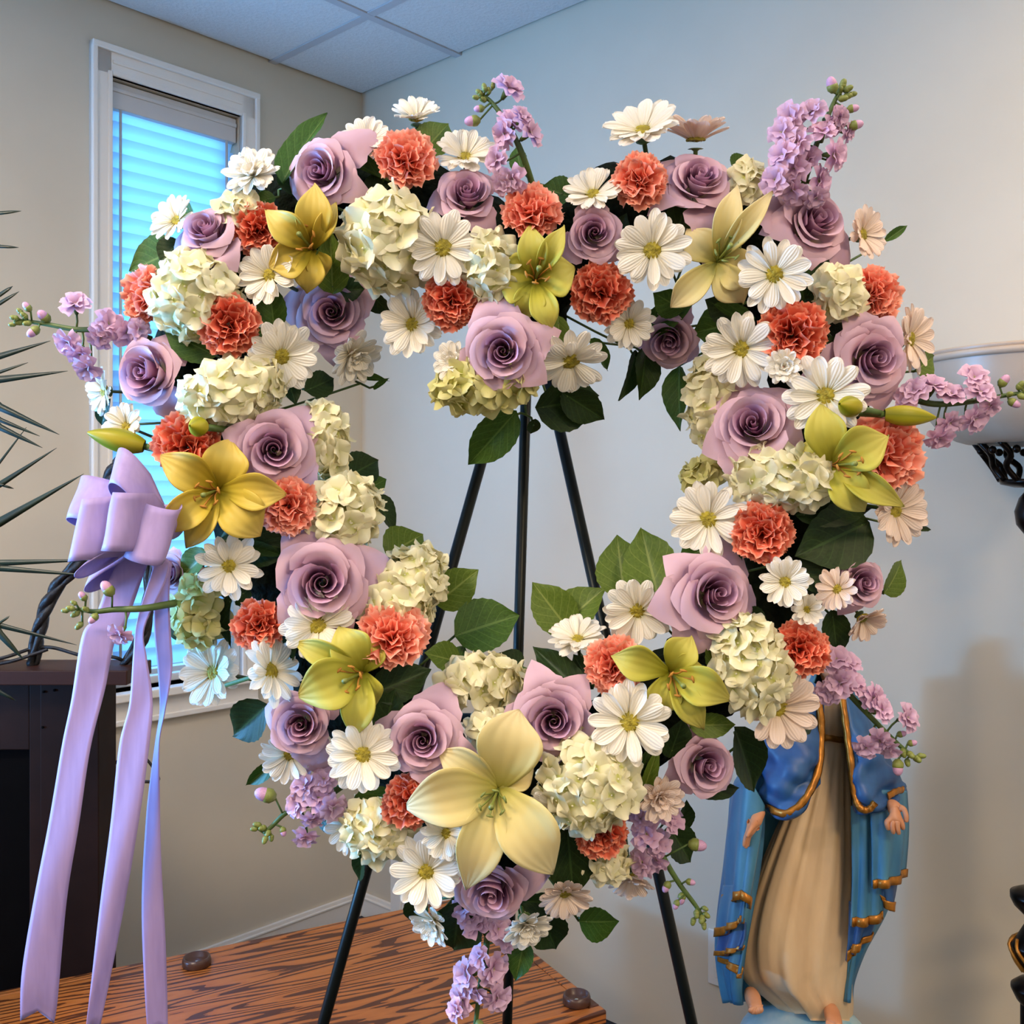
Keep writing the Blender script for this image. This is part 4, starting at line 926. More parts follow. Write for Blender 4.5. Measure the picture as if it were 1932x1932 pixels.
# ------------------------------------------------------------------ roses: (u, v, width, yaw, pitch, lift cm, kind, label)
for (u, v, w, ya, pi_, dz, kd, lb) in [
    (600, 322, 112, -32, 14, 1.0, 2, 'lavender rose above the topmost yellow lily, brown-edged leaf behind it'),
    (385, 428, 102, -30, 40, 1.2, 2, 'lavender rose tipped upward in front of the window blind'),
    (625, 588, 116, -8, 4, 0.6, 0, 'lavender rose with dark swirled center under an olive leaf'),
    (268, 702, 124, -38, 6, 1.0, 1, 'pale lavender rose on the outer edge, left of cream hydrangea'),
    (517, 848, 128, 0, 4, 1.8, 0, 'lavender rose above the golden lily, pointed petals rising behind it'),
    (608, 1100, 150, 0, 0, 1.5, 0, 'large lavender rose with a spread pointed petal, over a half-hidden daisy'),
    (566, 1368, 112, -10, -6, 1.4, 1, 'lavender rose right beneath the pale sideways lily'),
    (797, 1398, 122, -6, -4, 1.2, 0, 'lavender rose with curled back petal, upper left of the big cream lily'),
    (1045, 1362, 132, 0, -6, 1.2, 0, 'lavender rose directly right of the big cream lily upper petal'),
    (928, 1688, 124, -6, -38, 1.8, 1, 'lavender rose nodding down at the wreath bottom point'),
    (1338, 1446, 108, 28, -8, 1.2, 1, 'lavender rose closest to the statue blue mantle'),
    (1356, 1120, 136, 26, 4, 1.5, 2, 'wide open lavender rose beside broad green leaves inside the heart'),
    (1420, 798, 132, -4, 18, 1.6, 2, 'large lavender rose above hydrangea on the right side of the heart'),
    (1655, 676, 128, 32, 4, 1.2, 0, 'lavender rose just left of the lilac spike pointing at the lamp'),
    (1262, 645, 98, -6, -22, 0.2, 1, 'small dusky lavender rose drooping in shade above the heart opening'),
    (1122, 438, 96, 4, 10, 1.0, 1, 'upright narrow lavender rose between orange carnation and white daisy'),
    (880, 360, 102, 0, 36, 1.0, 1, 'lavender rose below the topmost center lilac spike'),
    (1322, 330, 112, 18, 42, 1.0, 2, 'lavender rose under the two raised white daisies at the top'),
    (1545, 412, 124, 32, 30, 1.2, 2, 'pink-lavender rose at the foot of the tallest lilac spike'),
    (948, 662, 126, -6, 2, 3.2, 0, 'lavender rose at the center dip of the heart, above greenish hydrangea'),
    (1632, 1100, 88, 32, 0, 0.6, 1, 'small lavender rose on the right rim beside one blush daisy'),
    (318, 1082, 72, -42, -6, -0.5, 1, 'small lavender rose half hidden behind the satin bow')]:
    rose(lb, u, v, w, ya, pi_, dz, kd)
# ------------------------------------------------------------------ carnations
for (u, v, w, ya, pi_, dz, dp_, lb) in [
    (768, 294, 116, 6, 38, 1.2, 0, 'coral carnation on the top edge beside an olive leaf and raised daisy'),
    (484, 428, 104, -12, 14, -.4, 1, 'shaded coral carnation between lavender rose and yellow lily, upper left'),
    (266, 556, 108, -66, 8, 0.0, 0, 'salmon carnation seen side-on against the window blind'),
    (428, 612, 116, -10, 0, 1.2, 1, 'shaded coral carnation in front of the upper left hydrangea'),
    (852, 568, 106, 0, -4, 0.8, 1, 'shaded coral carnation just left of the center dip rose'),
    (1005, 392, 116, 0, 46, 1.2, 0, 'coral carnation facing up beside the center lilac spike stem'),
    (1207, 335, 100, 0, 26, 1.0, 0, 'coral carnation under the highest white daisy'),
    (1132, 553, 114, 0, -4, 0.4, 1, 'shaded coral carnation above the dark inner leaves, right of the green lily'),
    (1497, 632, 128, 6, 2, 0.8, 1, 'wide coral carnation with a small double daisy under it'),
    (1660, 552, 108, 42, 14, 0.6, 0, 'salmon carnation on the upper right rim above a lavender rose'),
    (350, 842, 122, -10, 4, 0.6, 1, 'shaded coral carnation right of the long lily bud, above golden lily'),
    (545, 955, 106, 0, 0, 0.6, 0, 'coral carnation half covered by the golden lily right petal'),
    (488, 1180, 98, -8, 0, 0.4, 1, 'coral carnation left of a half-hidden daisy, below the large rose'),
    (742, 1192, 132, 4, 32, 1.4, 0, 'bright coral carnation on the lower left inner rim near green leaves'),
    (1157, 1256, 112, -4, 6, 0.8, 0, 'coral carnation under the lime lily left petal'),
    (1438, 1005, 114, 0, 2, 0.6, 1, 'darkest coral carnation beside the huge dark leaf, right side'),
    (1512, 1226, 104, 10, 0, 0.6, 1, 'coral carnation on the right rim above the statue'),
    (1680, 852, 152, 40, 4, 0.4, 0, 'large salmon carnation behind the lime lily at the right edge'),
    (768, 1516, 100, -12, -16, 0.2, 1, 'shaded coral carnation left of the big cream lily'),
    (1133, 1580, 100, 4, -40, 0.2, 1, 'shaded coral carnation drooping beneath the lower right hydrangea')]:
    carnation(lb, u, v, w, ya, pi_, dz, bool(dp_))
# ------------------------------------------------------------------ daisies: u v w yaw pitch lift elev blush double label
for (u, v, w, ya, pi_, dz, el, bl_, db, lb) in [
    (836, 468, 128, 2, 6, 2.2, 8, 0, 0, 'white daisy with green eye right of the top left hydrangea'),
    (508, 520, 112, -30, 16, -.2, 22, 0, 0, 'white daisy mostly hidden under the topmost yellow lily'),
    (532, 672, 124, 6, -6, 1.2, 14, 0, 0, 'white daisy with olive eye on the left, below coral carnation and dark leaf'),
    (778, 612, 118, -18, 4, 0.4, 24, 0, 0, 'white daisy hanging over the heart opening, left of a shaded coral carnation'),
    (1231, 472, 130, 0, 4, 2.0, 8, 0, 0, 'bright white daisy right of the narrow upright lavender rose'),
    (1461, 518, 128, 4, 6, 2.2, 8, 0, 0, 'bright white daisy right of the pale cream trumpet lily'),
    (1187, 611, 92, 8, -4, 1.0, 26, 0, 0, 'small white daisy below a shaded coral carnation, over dark hanging leaves'),
    (1398, 658, 130, -4, -4, 0.8, 14, 0, 0, 'white daisy left of the wide coral carnation'),
    (1076, 682, 124, 10, -36, 0.8, 14, 0, 0, 'white daisy drooping right of the center dip rose'),
    (1557, 746, 142, 0, 0, 1.8, 12, 0, 0, 'white daisy with spaced petals right above the lime lily'),
    (1337, 980, 132, -10, 0, 1.2, 14, 0, 0, 'white daisy on the right inner rim, left of the darkest carnation'),
    (1481, 1098, 90, 4, 0, 1.0, 16, 0, 0, 'small white daisy below the darkest coral carnation'),
    (432, 1068, 116, 0, 0, 1.0, 24, 0, 0, 'white daisy below the golden lily and long dark leaf'),
    (600, 1180, 126, 0, 4, 0.2, 14, 0, 0, 'white daisy tucked under the large lavender rose'),
    (512, 1266, 122, 46, 8, 1.0, 10, 0, 0, 'white daisy turned sideways with a round bud at its center'),
    (402, 1268, 124, -42, 6, 0.2, 20, 0, 0, 'white daisy seen from the side above the window sill'),
    (684, 1424, 126, 4, 2, 1.8, 10, 0, 0, 'full white daisy right of the rose beneath the sideways lily'),
    (1187, 1362, 140, 2, -2, 2.0, 8, 0, 0, 'full white daisy with green eye below the lime lily'),
    (1203, 1153, 118, 4, -18, 1.4, 10, 0, 0, 'white daisy in front of the broad green leaves inside the heart'),
    (1090, 1206, 100, -8, 48, 0.0, 18, 0, 0, 'white daisy facing up behind the coral carnation inside the heart'),
    (478, 330, 112, -24, 42, 0.4, 18, 0, 1, 'double white daisy in front of the right end of the window blind'),
    (332, 416, 96, -44, 34, -.2, 20, 0, 0, 'white daisy peeking out left of the rose in front of the blind'),
    (785, 222, 92, -4, 68, -.4, 28, 0, 0, 'small white daisy raised over the top coral carnation'),
    (878, 296, 108, 0, 50, -.2, 24, 0, 0, 'cream white daisy just above the rose under the center lilac spike'),
    (1212, 246, 134, -10, 58, 0.4, 20, 0, 0, 'highest white daisy over the top coral carnation, right of the heart dip'),
    (1313, 262, 122, 8, 96, 0.0, 30, 1, 0, 'beige daisy seen from beneath with cupped petals at the top edge'),
    (1118, 366, 106, -6, 48, -.2, 20, 0, 0, 'white daisy behind the narrow upright lavender rose'),
    (1628, 442, 96, 54, 20, 0.0, 22, 1, 0, 'blush daisy right of the pink-lavender rose, upper right rim'),
    (1718, 640, 118, 62, 6, -.6, 16, 1, 0, 'blush daisy on the right rim under the salmon carnation'),
    (1690, 962, 122, 46, -6, -.6, 18, 1, 0, 'blush daisy below the large salmon carnation at the right rim'),
    (1580, 1112, 78, -28, 4, 1.6, 16, 1, 0, 'small blush daisy overlapping the little rose on the right rim'),
    (1628, 1168, 84, 44, -44, -.6, 34, 1, 0, 'blush daisy facing down under the little rose on the right rim'),
    (857, 684, 82, -24, 6, 1.2, 14, 0, 1, 'small double white daisy left of the center dip rose'),
    (1048, 1518, 96, 4, -34, 1.0, 14, 0, 0, 'white daisy drooping between big cream lily and hydrangea'),
    (804, 1645, 128, -10, -12, 1.0, 18, 0, 0, 'shaggy white daisy below the shaded coral carnation, lower left of cream lily'),
    (820, 1738, 92, -38, -44, 0.4, 26, 0, 1, 'small shaggy white daisy over dark leaf at the bottom'),
    (992, 1742, 104, 14, -52, 1.4, 24, 0, 1, 'white daisy facing down right of the bottom nodding rose'),
    (1066, 1686, 94, 8, -50, -.2, 26, 1, 0, 'pale daisy partly hidden under the big dark leaf at lower right'),
    (238, 804, 84, -34, 14, 0.4, 30, 0, 0, 'white daisy bud-like bloom above the long lily bud'),
    (196, 738, 84, -64, 4, -.8, 18, 0, 0, 'white daisy edge showing behind the outermost pale rose'),
    (545, 1425, 98, -24, -36, -.8, 24, 0, 0, 'grayish white daisy shaded under the rose beneath the sideways lily'),
    (842, 1572, 92, -8, -12, -.2, 30, 0, 0, 'half open white daisy under the big cream lily left petal'),
    (1243, 1502, 96, 22, -28, 0.2, 24, 1, 1, 'blush double daisy left below the rose closest to the statue'),
    (1190, 1655, 86, 10, -66, -.4, 36, 1, 0, 'beige daisy hanging down beside the easel right leg'),
    (1468, 1336, 140, 26, -14, 0.8, 22, 1, 0, 'large blush daisy overhanging the statue shoulder'),
    (1478, 692, 72, 6, 4, 1.4, 26, 0, 1, 'tiny double daisy under the wide coral carnation'),
    (662, 668, 116, 34, -26, -.4, 30, 0, 1, 'shaded double daisy at the heart opening beneath the dark-centered rose'),
    (1522, 1150, 66, 6, 4, 0.4, 34, 0, 0, 'small half open daisy above the right rim carnation'),
    (692, 268, 92, -10, 40, -.8, 24, 0, 0, 'white daisy tucked behind the top coral carnation left side'),
    (655, 1560, 92, -48, -20, -.4, 22, 0, 0, 'white daisy rim beside the easel left leg')]:
    daisy(lb, u, v, w, ya, pi_, dz, el, bool(bl_), bool(db))
# ------------------------------------------------------------------ hydrangeas: u v w h rot lift green floret label
for (u, v, w, h, ro, dz, gr, fs, lb) in [
    (732, 458, 190, 205, 0, 0.6, 0, 58, 'large cream hydrangea left of the daisy at the top left'),
    (925, 508, 120, 150, 0, 0.2, 0, 48, 'cream hydrangea behind the green lily near the heart dip'),
    (368, 560, 175, 180, 0, 0.2, 0, 48, 'cream yellow hydrangea behind the coral carnation, upper left'),
    (442, 738, 215, 135, 12, 0.2, 0, 44, 'wide cream hydrangea right of the outermost pale rose'),
    (612, 828, 108, 165, 0, -.4, 0, 44, 'cream hydrangea right of the rose above the golden lily'),
    (655, 965, 140, 165, -40, 0.0, 0, 48, 'cream hydrangea on the left inner rim right of coral carnation'),
    (768, 1112, 150, 215, -48, 0.0, 0, 42, 'cream hydrangea curving over the bright coral carnation inside the heart'),
    (374, 1152, 110, 145, 0, -.2, 1, 46, 'greenish hydrangea below the satin bow on the outer rim'),
    (912, 1284, 185, 112, 0, -.2, 0, 50, 'cream hydrangea at the bottom of the heart opening above the big lily'),
    (925, 1375, 90, 80, 0, -1.2, 0, 40, 'small cream hydrangea behind the big cream lily upper petal'),
    (1108, 1478, 195, 190, 0, 1.0, 0, 48, 'large cream hydrangea right of the big cream lily'),
    (1342, 765, 112, 195, 0, -.6, 0, 42, 'cream hydrangea along the right inner rim left of the large rose'),
    (1472, 902, 205, 130, -6, 0.2, 0, 46, 'cream hydrangea left of the lime lily on the right side'),
    (1322, 898, 85, 72, 0, -.6, 1, 40, 'small greenish hydrangea at the right inner rim over a daisy'),
    (1415, 1255, 150, 205, 14, 0.4, 0, 48, 'cream hydrangea left of the right rim carnation above the statue'),
    (912, 728, 215, 112, 6, 1.0, 1, 46, 'greenish hydrangea hanging under the center dip rose'),
    (712, 1568, 150, 125, 0, -.4, 0, 46, 'cream hydrangea beneath the shaded coral carnation at lower left'),
    (1412, 342, 72, 86, 0, -.4, 0, 38, 'small cream hydrangea at the foot of the tallest lilac spike'),
    (1580, 556, 100, 112, 0, 0.0, 0, 46, 'small cream hydrangea left of the upper right salmon carnation'),
    (1145, 1628, 95, 80, 0, -1.4, 0, 42, 'beige hydrangea behind the drooping coral carnation, lower right'),
    (455, 395, 90, 76, 0, -.8, 0, 40, 'small pale hydrangea below the double daisy near the blind')]:
    _, ya, pi_ = surf(u, v)
    hydrangea(lb, u, v, w, h, ro, ya*.55, pi_*.55, dz, bool(gr), fs)
# ------------------------------------------------------------------ lilies
lily('topmost yellow lily with curled petals at the upper left', 590, 472, [(500, 396, 52, 1.6), (593, 348, 62, 1.0), (634, 382, 34, 1.5), (506, 505, 62, .8), (578, 552, 52, .6), (612, 522, 44, .3)], 'yellow', 2.0)
lily('yellow green lily right of hydrangea above the heart dip', 1010, 530, [(1001, 424, 50, 1.0), (1064, 426, 38, .6), (1084, 505, 78, 1.4), (938, 520, 82, .8), (990, 600, 54, 1.0), (1040, 622, 48, .4)], 'green', 2.2)
lily('pale cream trumpet lily with narrow raised petals left of a daisy', 1352, 495, [(1296, 432, 62, 1.2), (1390, 350, 46, 1.2), (1458, 360, 36, 1.6), (1420, 520, 76, 1.4), (1402, 572, 66, 1.2), (1266, 580, 50, .8)], 'cream', 2.2)
lily('golden lily between satin bow and coral carnations', 412, 924, [(436, 830, 80, 1.0), (303, 862, 66, 1.4), (540, 932, 62, 1.4), (492, 1008, 84, 1.2), (298, 1001, 60, 1.6), (352, 1034, 50, .6)], 'yellow', 2.6)
lily('pale yellow lily facing sideways above a lavender rose', 686, 1268, [(640, 1182, 70, 1.4), (564, 1312, 90, 1.6), (556, 1212, 46, .2), (714, 1206, 48, .8), (704, 1335, 48, 1.0), (666, 1390, 58, .8)], 'green', 2.2)
lily('big cream lily at the bottom of the heart', 940, 1487, [(980, 1340, 112, 1.0), (768, 1522, 102, 1.2), (880, 1678, 80, 1.0), (1044, 1646, 104, 1.4), (1006, 1450, 50, .2), (828, 1418, 62, .4)], 'cream', 3.4)
lily('lime lily above the full daisy at the lower right', 1263, 1268, [(1153, 1238, 58, 1.4), (1304, 1201, 60, .8), (1378, 1320, 66, 1.4), (1246, 1352, 60, 1.0), (1328, 1377, 50, .6), (1324, 1256, 50, .4)], 'green', 2.2)
lily('lime lily in front of the large salmon carnation at the right', 1567, 878, [(1550, 762, 70, 1.0), (1676, 822, 76, 1.6), (1508, 842, 58, 1.2), (1632, 962, 70, 1.4), (1558, 915, 52, .8), (1706, 955, 48, .2)], 'green', 3.4)
lily_bud('long green lily bud above the satin bow', 272, 842, 165, 816, 44, 0.6, 1.0)
lily_bud('long green lily bud beside the lilac spike at the right', 1668, 782, 1766, 788, 38, 1.6, .5)
lily_bud('small round lily bud over the shaded coral carnation near the bow', 386, 806, 358, 803, 38, 2.6, 2.0)
lily_bud('small round lily bud on the daisy above the lime lily', 1618, 770, 1584, 762, 40, 3.0, 2.0)
# ------------------------------------------------------------------ stock spikes
stock('lilac stock spike rising at the top center of the heart', [(1008, 360), (985, 290), (958, 235), (930, 196), (912, 180)], [(960, 166, 58), (965, 230, 54), (952, 252, 52), (1000, 250, 56), (985, 222, 44), (938, 302, 50), (968, 338, 52), (950, 345, 46)], [(893, 228, 30), (905, 205, 20)], [(905, 175, 16), (914, 166, 16), (922, 172, 14), (898, 184, 14), (912, 188, 16), (930, 162, 13)], dz=1)
stock('tallest lilac stock spike standing at the upper right', [(1500, 395), (1522, 330), (1545, 260), (1575, 190), (1590, 165)], [(1492, 222, 56), (1530, 212, 54), (1572, 230, 54), (1476, 250, 50), (1600, 250, 36), (1552, 248, 50), (1478, 292, 58), (1584, 222, 40), (1574, 292, 56), (1505, 270, 52), (1500, 318, 58), (1462, 340, 54), (1546, 342, 54), (1526, 300, 44), (1496, 358, 54), (1540, 372, 44), (1575, 300, 40)], [(1570, 162, 30), (1608, 205, 22), (1614, 236, 26)], [(1590, 160, 20), (1600, 168, 18), (1584, 172, 18), (1608, 178, 16), (1598, 182, 18), (1590, 186, 18)], dz=1)
stock('lilac stock spike reaching left past the window frame', [(285, 640), (220, 620), (150, 622), (90, 612), (45, 605)], [(142, 574, 52), (205, 612, 54), (238, 628, 52), (190, 636, 46), (128, 646, 48), (150, 668, 50), (165, 694, 50), (262, 622, 40)], [(84, 598, 28), (64, 625, 26), (52, 580, 20)], [(28, 600, 16), (36, 608, 18), (46, 596, 16), (24, 612, 14), (52, 610, 16), (38, 588, 14)], d=1.21)
stock('lilac stock spike reaching right in front of the lamp bowl', [(1700, 745), (1760, 762), (1830, 758), (1885, 748), (1935, 740)], [(1725, 738, 52), (1762, 728, 52), (1795, 745, 50), (1838, 712, 52), (1850, 740, 48), (1838, 790, 54), (1868, 765, 44), (1792, 798, 46), (1772, 826, 50), (1710, 752, 44)], [(1893, 720, 26), (1912, 760, 24)], [(1925, 728, 20), (1935, 738, 20), (1928, 748, 18), (1938, 724, 18), (1905, 744, 16)], d=1.21)
stock('lilac stock spike trailing over the statue', [(1545, 1235), (1590, 1295), (1640, 1350), (1690, 1400), (1725, 1430)], [(1578, 1244, 54), (1602, 1252, 46), (1586, 1288, 56), (1612, 1290, 50), (1562, 1308, 46), (1650, 1316, 50), (1664, 1340, 48), (1712, 1354, 50), (1634, 1410, 44), (1660, 1396, 46), (1676, 1410, 44), (1640, 1322, 40)], [(1694, 1446, 30), (1720, 1402, 18), (1700, 1385, 18)], [(1718, 1424, 18), (1730, 1432, 18), (1712, 1438, 16), (1738, 1426, 16), (1704, 1420, 18)], d=1.2)
stock('pale lilac stock spike hanging by the easel right leg', [(1225, 1550), (1245, 1605), (1280, 1665), (1312, 1708), (1330, 1738)], [(1262, 1536, 46), (1220, 1574, 56), (1242, 1590, 46), (1212, 1628, 52), (1238, 1622, 44), (1270, 1552, 40), (1208, 1545, 44)], [(1314, 1594, 34), (1258, 1672, 22), (1302, 1664, 18), (1286, 1694, 22), (1276, 1706, 18)], [(1314, 1724, 16), (1324, 1734, 18), (1332, 1726, 16), (1308, 1738, 15), (1328, 1746, 15), (1330, 1714, 13)], d=1.2)
stock('lilac stock spike hanging straight down at the wreath bottom', [(922, 1740), (916, 1800), (906, 1860), (898, 1925), (892, 1960)], [(875, 1714, 50), (898, 1742, 54), (940, 1752, 46), (888, 1732, 44), (880, 1838, 56), (930, 1828, 60), (905, 1806, 44), (872, 1885, 54), (938, 1882, 52), (900, 1872, 44), (860, 1905, 40), (955, 1775, 40)], [(905, 1935, 24), (885, 1950, 22)], [(892, 1962, 18), (900, 1968, 16)], d=1.205)
stock('lilac stock spike drooping at the lower left near the sill', [(650, 1480), (600, 1512), (545, 1530), (512, 1560), (498, 1572)], [(575, 1482, 54), (600, 1506, 56), (560, 1518, 46), (628, 1524, 50), (590, 1545, 44), (612, 1470, 44), (576, 1578, 46)], [(503, 1500, 40), (534, 1568, 18)], [(486, 1556, 16), (496, 1562, 16), (506, 1572, 15), (500, 1584, 16), (512, 1580, 14), (480, 1564, 14)], d=1.19)
stock('short lilac stock spike crossing the ribbon tails', [(330, 1138), (270, 1148), (215, 1150), (180, 1154), (150, 1150)], [(226, 1196, 44)], [(204, 1112, 32), (157, 1126, 20), (177, 1166, 22)], [(124, 1152, 15), (134, 1148, 16), (143, 1158, 18), (150, 1180, 18), (162, 1150, 16), (140, 1138, 13)], d=1.10)
# ------------------------------------------------------------------ salal sprigs: leaves are (base u, base v, tip u, tip v, width, tone 0 dark 1 green 2 olive, lift)
SP = [
    ('upright salal leaf beside the double daisy at the upper left', [(532, 345, 612, 203, 62, 1, .5), (520, 372, 475, 384, 34, 1, 1)]),
    ('dark salal leaves behind the rose in front of the blind', [(365, 410, 304, 384, 48, 1, -1), (335, 470, 244, 512, 96, 1, -.5, 0), (340, 455, 300, 495, 60, 0, 0)]),
    ('olive salal leaf behind the top coral carnation', [(788, 300, 853, 220, 66, 2, 0)]),
    ('long salal leaf arching right of the first top rose', [(735, 345, 590, 253, 44, 1, 1.2), (690, 370, 740, 330, 50, 0, 0)]),
    ('round salal leaf right of the center lilac spike', [(1075, 372, 1020, 350, 62, 1, -.3), (985, 330, 972, 275, 36, 1, 0)]),
    ('small salal leaf behind the rose under raised daisies', [(1385, 320, 1408, 293, 42, 1, 0)]),
    ('dark salal leaf between bright daisy and cream trumpet lily', [(1262, 480, 1302, 368, 78, 0, .8), (1290, 585, 1232, 552, 60, 1, .5)]),
    ('dark salal leaf right of the daisy beside the cream trumpet lily', [(1480, 590, 1530, 560, 50, 0, .2), (1590, 640, 1540, 690, 44, 0, 0), (1515, 575, 1562, 478, 62, 0, .8)]),
    ('broad salal leaves above the dusky drooping rose', [(1425, 600, 1300, 632, 92, 1, .8), (1210, 628, 1310, 566, 52, 1, .6), (1400, 600, 1330, 565, 60, 0, .2)]),
    ('dark salal leaves hanging at the right of the center dip', [(1200, 660, 1182, 756, 48, 0, -.5), (1218, 655, 1212, 754, 68, 0, 0), (1110, 640, 1160, 700, 34, 1, .4)]),
    ('dark salal leaf hanging on the right inner rim', [(1282, 690, 1278, 812, 56, 1, -1)]),
    ('big dark salal leaf under the drooping daisy at the center dip', [(1010, 770, 1142, 752, 104, 0, -.6, 0), (1060, 740, 1140, 792, 66, 0, -.8)]),
    ('salal leaf pointing down below the greenish hydrangea', [(975, 775, 880, 884, 78, 1, -.8), (1010, 790, 1002, 822, 26, 0, -1)]),
    ('olive salal leaf below the green lily', [(1052, 595, 1058, 672, 38, 2, 1.5)]),
    ('olive salal leaf lying on the topmost yellow lily', [(628, 555, 622, 440, 66, 2, 3.0, 0), (640, 548, 688, 545, 46, 0, 1)]),
    ('dark salal leaf under the half-hidden daisy, left side', [(518, 622, 506, 532, 56, 1, 1.5), (435, 648, 512, 622, 36, 1, 1)]),
    ('dark salal leaf left of the shaded coral carnation', [(408, 672, 308, 622, 62, 1, 1.2)]),
    ('long dark salal leaf right of the upper left hydrangea', [(398, 448, 458, 562, 40, 0, 1.5), (462, 555, 478, 470, 40, 0, .5)]),
    ('dark salal leaf beneath the daisy with olive eye', [(575, 738, 634, 712, 52, 0, .2), (540, 712, 560, 760, 38, 0, .4)]),
    ('small salal leaves behind the round bud near the bow', [(398, 800, 404, 744, 26, 1, 1.6), (330, 792, 420, 778, 36, 0, 1), (192, 802, 208, 752, 34, 0, 0)]),
    ('dark salal leaves on the left inner rim beside hydrangea', [(645, 905, 722, 862, 72, 0, -.6), (690, 925, 732, 902, 34, 1, -.4), (700, 935, 755, 1000, 54, 0, -1)]),
    ('olive salal leaves along the left inner rim over the easel', [(730, 1050, 802, 1000, 82, 2, -.8), (822, 1140, 902, 1075, 78, 2, -.8)]),
    ('broad salal leaf touching the easel middle leg', [(858, 1200, 980, 1158, 108, 1, -.6, 0)]),
    ('fresh green salal leaves inside the heart beside a daisy', [(1078, 1195, 1004, 1098, 84, 2, -.8, 0), (1050, 1190, 1140, 1105, 88, 2, -.3, 0)]),
    ('largest pair of salal leaves inside the heart', [(1180, 1130, 1160, 1005, 94, 2, -.4, 0), (1245, 1140, 1210, 996, 108, 2, -.1, 0)]),
    ('long dark salal leaf right of the bottom hydrangea', [(1112, 1325, 1003, 1215, 62, 0, .6), (1120, 1300, 1080, 1232, 48, 0, .2), (985, 1262, 940, 1232, 50, 0, -.8)]),
    ('brown green salal leaf below the bright coral carnation', [(870, 1250, 800, 1232, 62, 2, -.6), (850, 1280, 880, 1215, 46, 1, -1)]),
    ('dark curled salal leaves right of the sideways lily', [(700, 1310, 815, 1262, 76, 0, .2), (720, 1400, 745, 1300, 84, 0, .2)]),
    ('round dark salal leaf left of the rose beneath the lily', [(505, 1330, 440, 1388, 82, 0, .4, 0)]),
    ('long dark salal leaf under the golden lily', [(470, 1110, 440, 1140, 60, 0, .3), (520, 1240, 560, 1210, 50, 0, .2), (412, 1018, 572, 1032, 62, 0, 1.4), (445, 1040, 540, 1050, 50, 0, .8)]),
    ('olive salal leaf at the rim beside the satin bow', [(392, 1042, 338, 1092, 56, 2, .4), (358, 1120, 342, 1095, 40, 2, 0)]),
    ('narrow dark salal leaf right of the greenish outer hydrangea', [(438, 1120, 420, 1230, 34, 0, 1), (320, 1140, 345, 1225, 50, 0, -.6)]),
    ('blue green salal leaf pointing out over the lower left wall', [(528, 1430, 464, 1482, 30, 1, -.6)]),
    ('salal leaf under the full daisy at the lower left', [(740, 1490, 648, 1550, 62, 1, 1), (600, 1545, 650, 1560, 36, 0, -1)]),
    ('big dark salal leaf right of the big cream lily lower petal', [(1070, 1562, 1082, 1692, 96, 0, 1.2, 0), (1050, 1560, 1100, 1600, 60, 0, .2)]),
    ('round salal leaf alone against the wall at the bottom right', [(1092, 1738, 1168, 1742, 84, 1, -.6, 0)]),
    ('dark salal leaf right of the downward daisy at the bottom', [(1010, 1700, 1052, 1800, 82, 0, -.4, 0), (980, 1700, 1080, 1705, 50, 0, .2)]),
    ('big dark salal leaf at the lower left of the bottom point', [(870, 1700, 850, 1815, 104, 0, -.6, 0), (800, 1690, 772, 1745, 50, 0, -.6)]),
    ('salal leaf pointing down right of the bottom lilac spike', [(990, 1772, 972, 1852, 46, 1, -.2)]),
    ('dark salal leaves behind the pale stock by the easel leg', [(1262, 1560, 1308, 1630, 62, 0, -.8), (1275, 1575, 1300, 1515, 46, 0, -.8)]),
    ('slim olive salal leaf right of the lower right hydrangea', [(1205, 1512, 1246, 1412, 28, 2, 1.2), (1205, 1480, 1225, 1420, 46, 0, .4)]),
    ('olive and dark salal leaves under the lime lily', [(1300, 1368, 1390, 1368, 48, 2, 1.2), (1262, 1430, 1290, 1352, 58, 0, .8)]),
    ('dark brown salal leaf beside the statue mantle', [(1385, 1372, 1432, 1500, 78, 0, -.4), (1300, 1488, 1402, 1490, 34, 0, -.4), (1500, 1352, 1548, 1378, 40, 0, -.6)]),
    ('huge dark salal leaf below the right hand hydrangea', [(1640, 985, 1500, 1050, 124, 0, .8, 0), (1500, 972, 1660, 962, 50, 0, 1.4)]),
    ('olive salal leaf right of the little rose', [(1668, 1120, 1712, 1060, 68, 2, -.8)]),
    ('salal leaf right of the blush rim daisy', [(1728, 700, 1762, 672, 50, 2, -.8)]),
    ('thin salal leaf tip behind the blush daisy, upper right rim', [(1668, 456, 1712, 425, 18, 1, -.6)]),
    ('thin dark salal leaf tip beyond the blush daisy, right rim', [(1722, 998, 1756, 1000, 12, 0, -.8)]),
    ('dark salal leaf under the right rim carnation', [(1570, 1150, 1580, 1240, 54, 0, -.6), (1500, 1130, 1560, 1120, 50, 0, -.6)]),
    ('olive salal leaf left of the cream hydrangea above the statue', [(1348, 1268, 1358, 1178, 52, 2, .4), (1290, 1240, 1330, 1190, 40, 0, .2)]),
    ('dark salal leaf below the daisy on the right inner rim', [(1500, 1060, 1560, 1120, 60, 0, .2), (1400, 1160, 1450, 1180, 50, 0, .2), (1330, 1035, 1280, 1058, 46, 1, -.6), (1400, 1060, 1345, 1040, 46, 0, -.2)]),
    ('bent pointed salal leaf reaching into the heart opening', [(655, 712, 732, 712, 18, 1, -.8), (705, 735, 732, 712, 12, 1, -.8)]),
    ('dark salal leaf hanging at the easel left leg', [(688, 1600, 678, 1666, 34, 0, -1)]),
    ('dark salal leaves filling behind the top roses', [(690, 540, 738, 604, 46, 0, -.6), (560, 370, 545, 300, 60, 0, -1), (1150, 480, 1180, 400, 50, 0, -1), (920, 430, 960, 400, 44, 0, -.5)]),
]
for lb, lv_ in SP: sprig(lb, lv_)
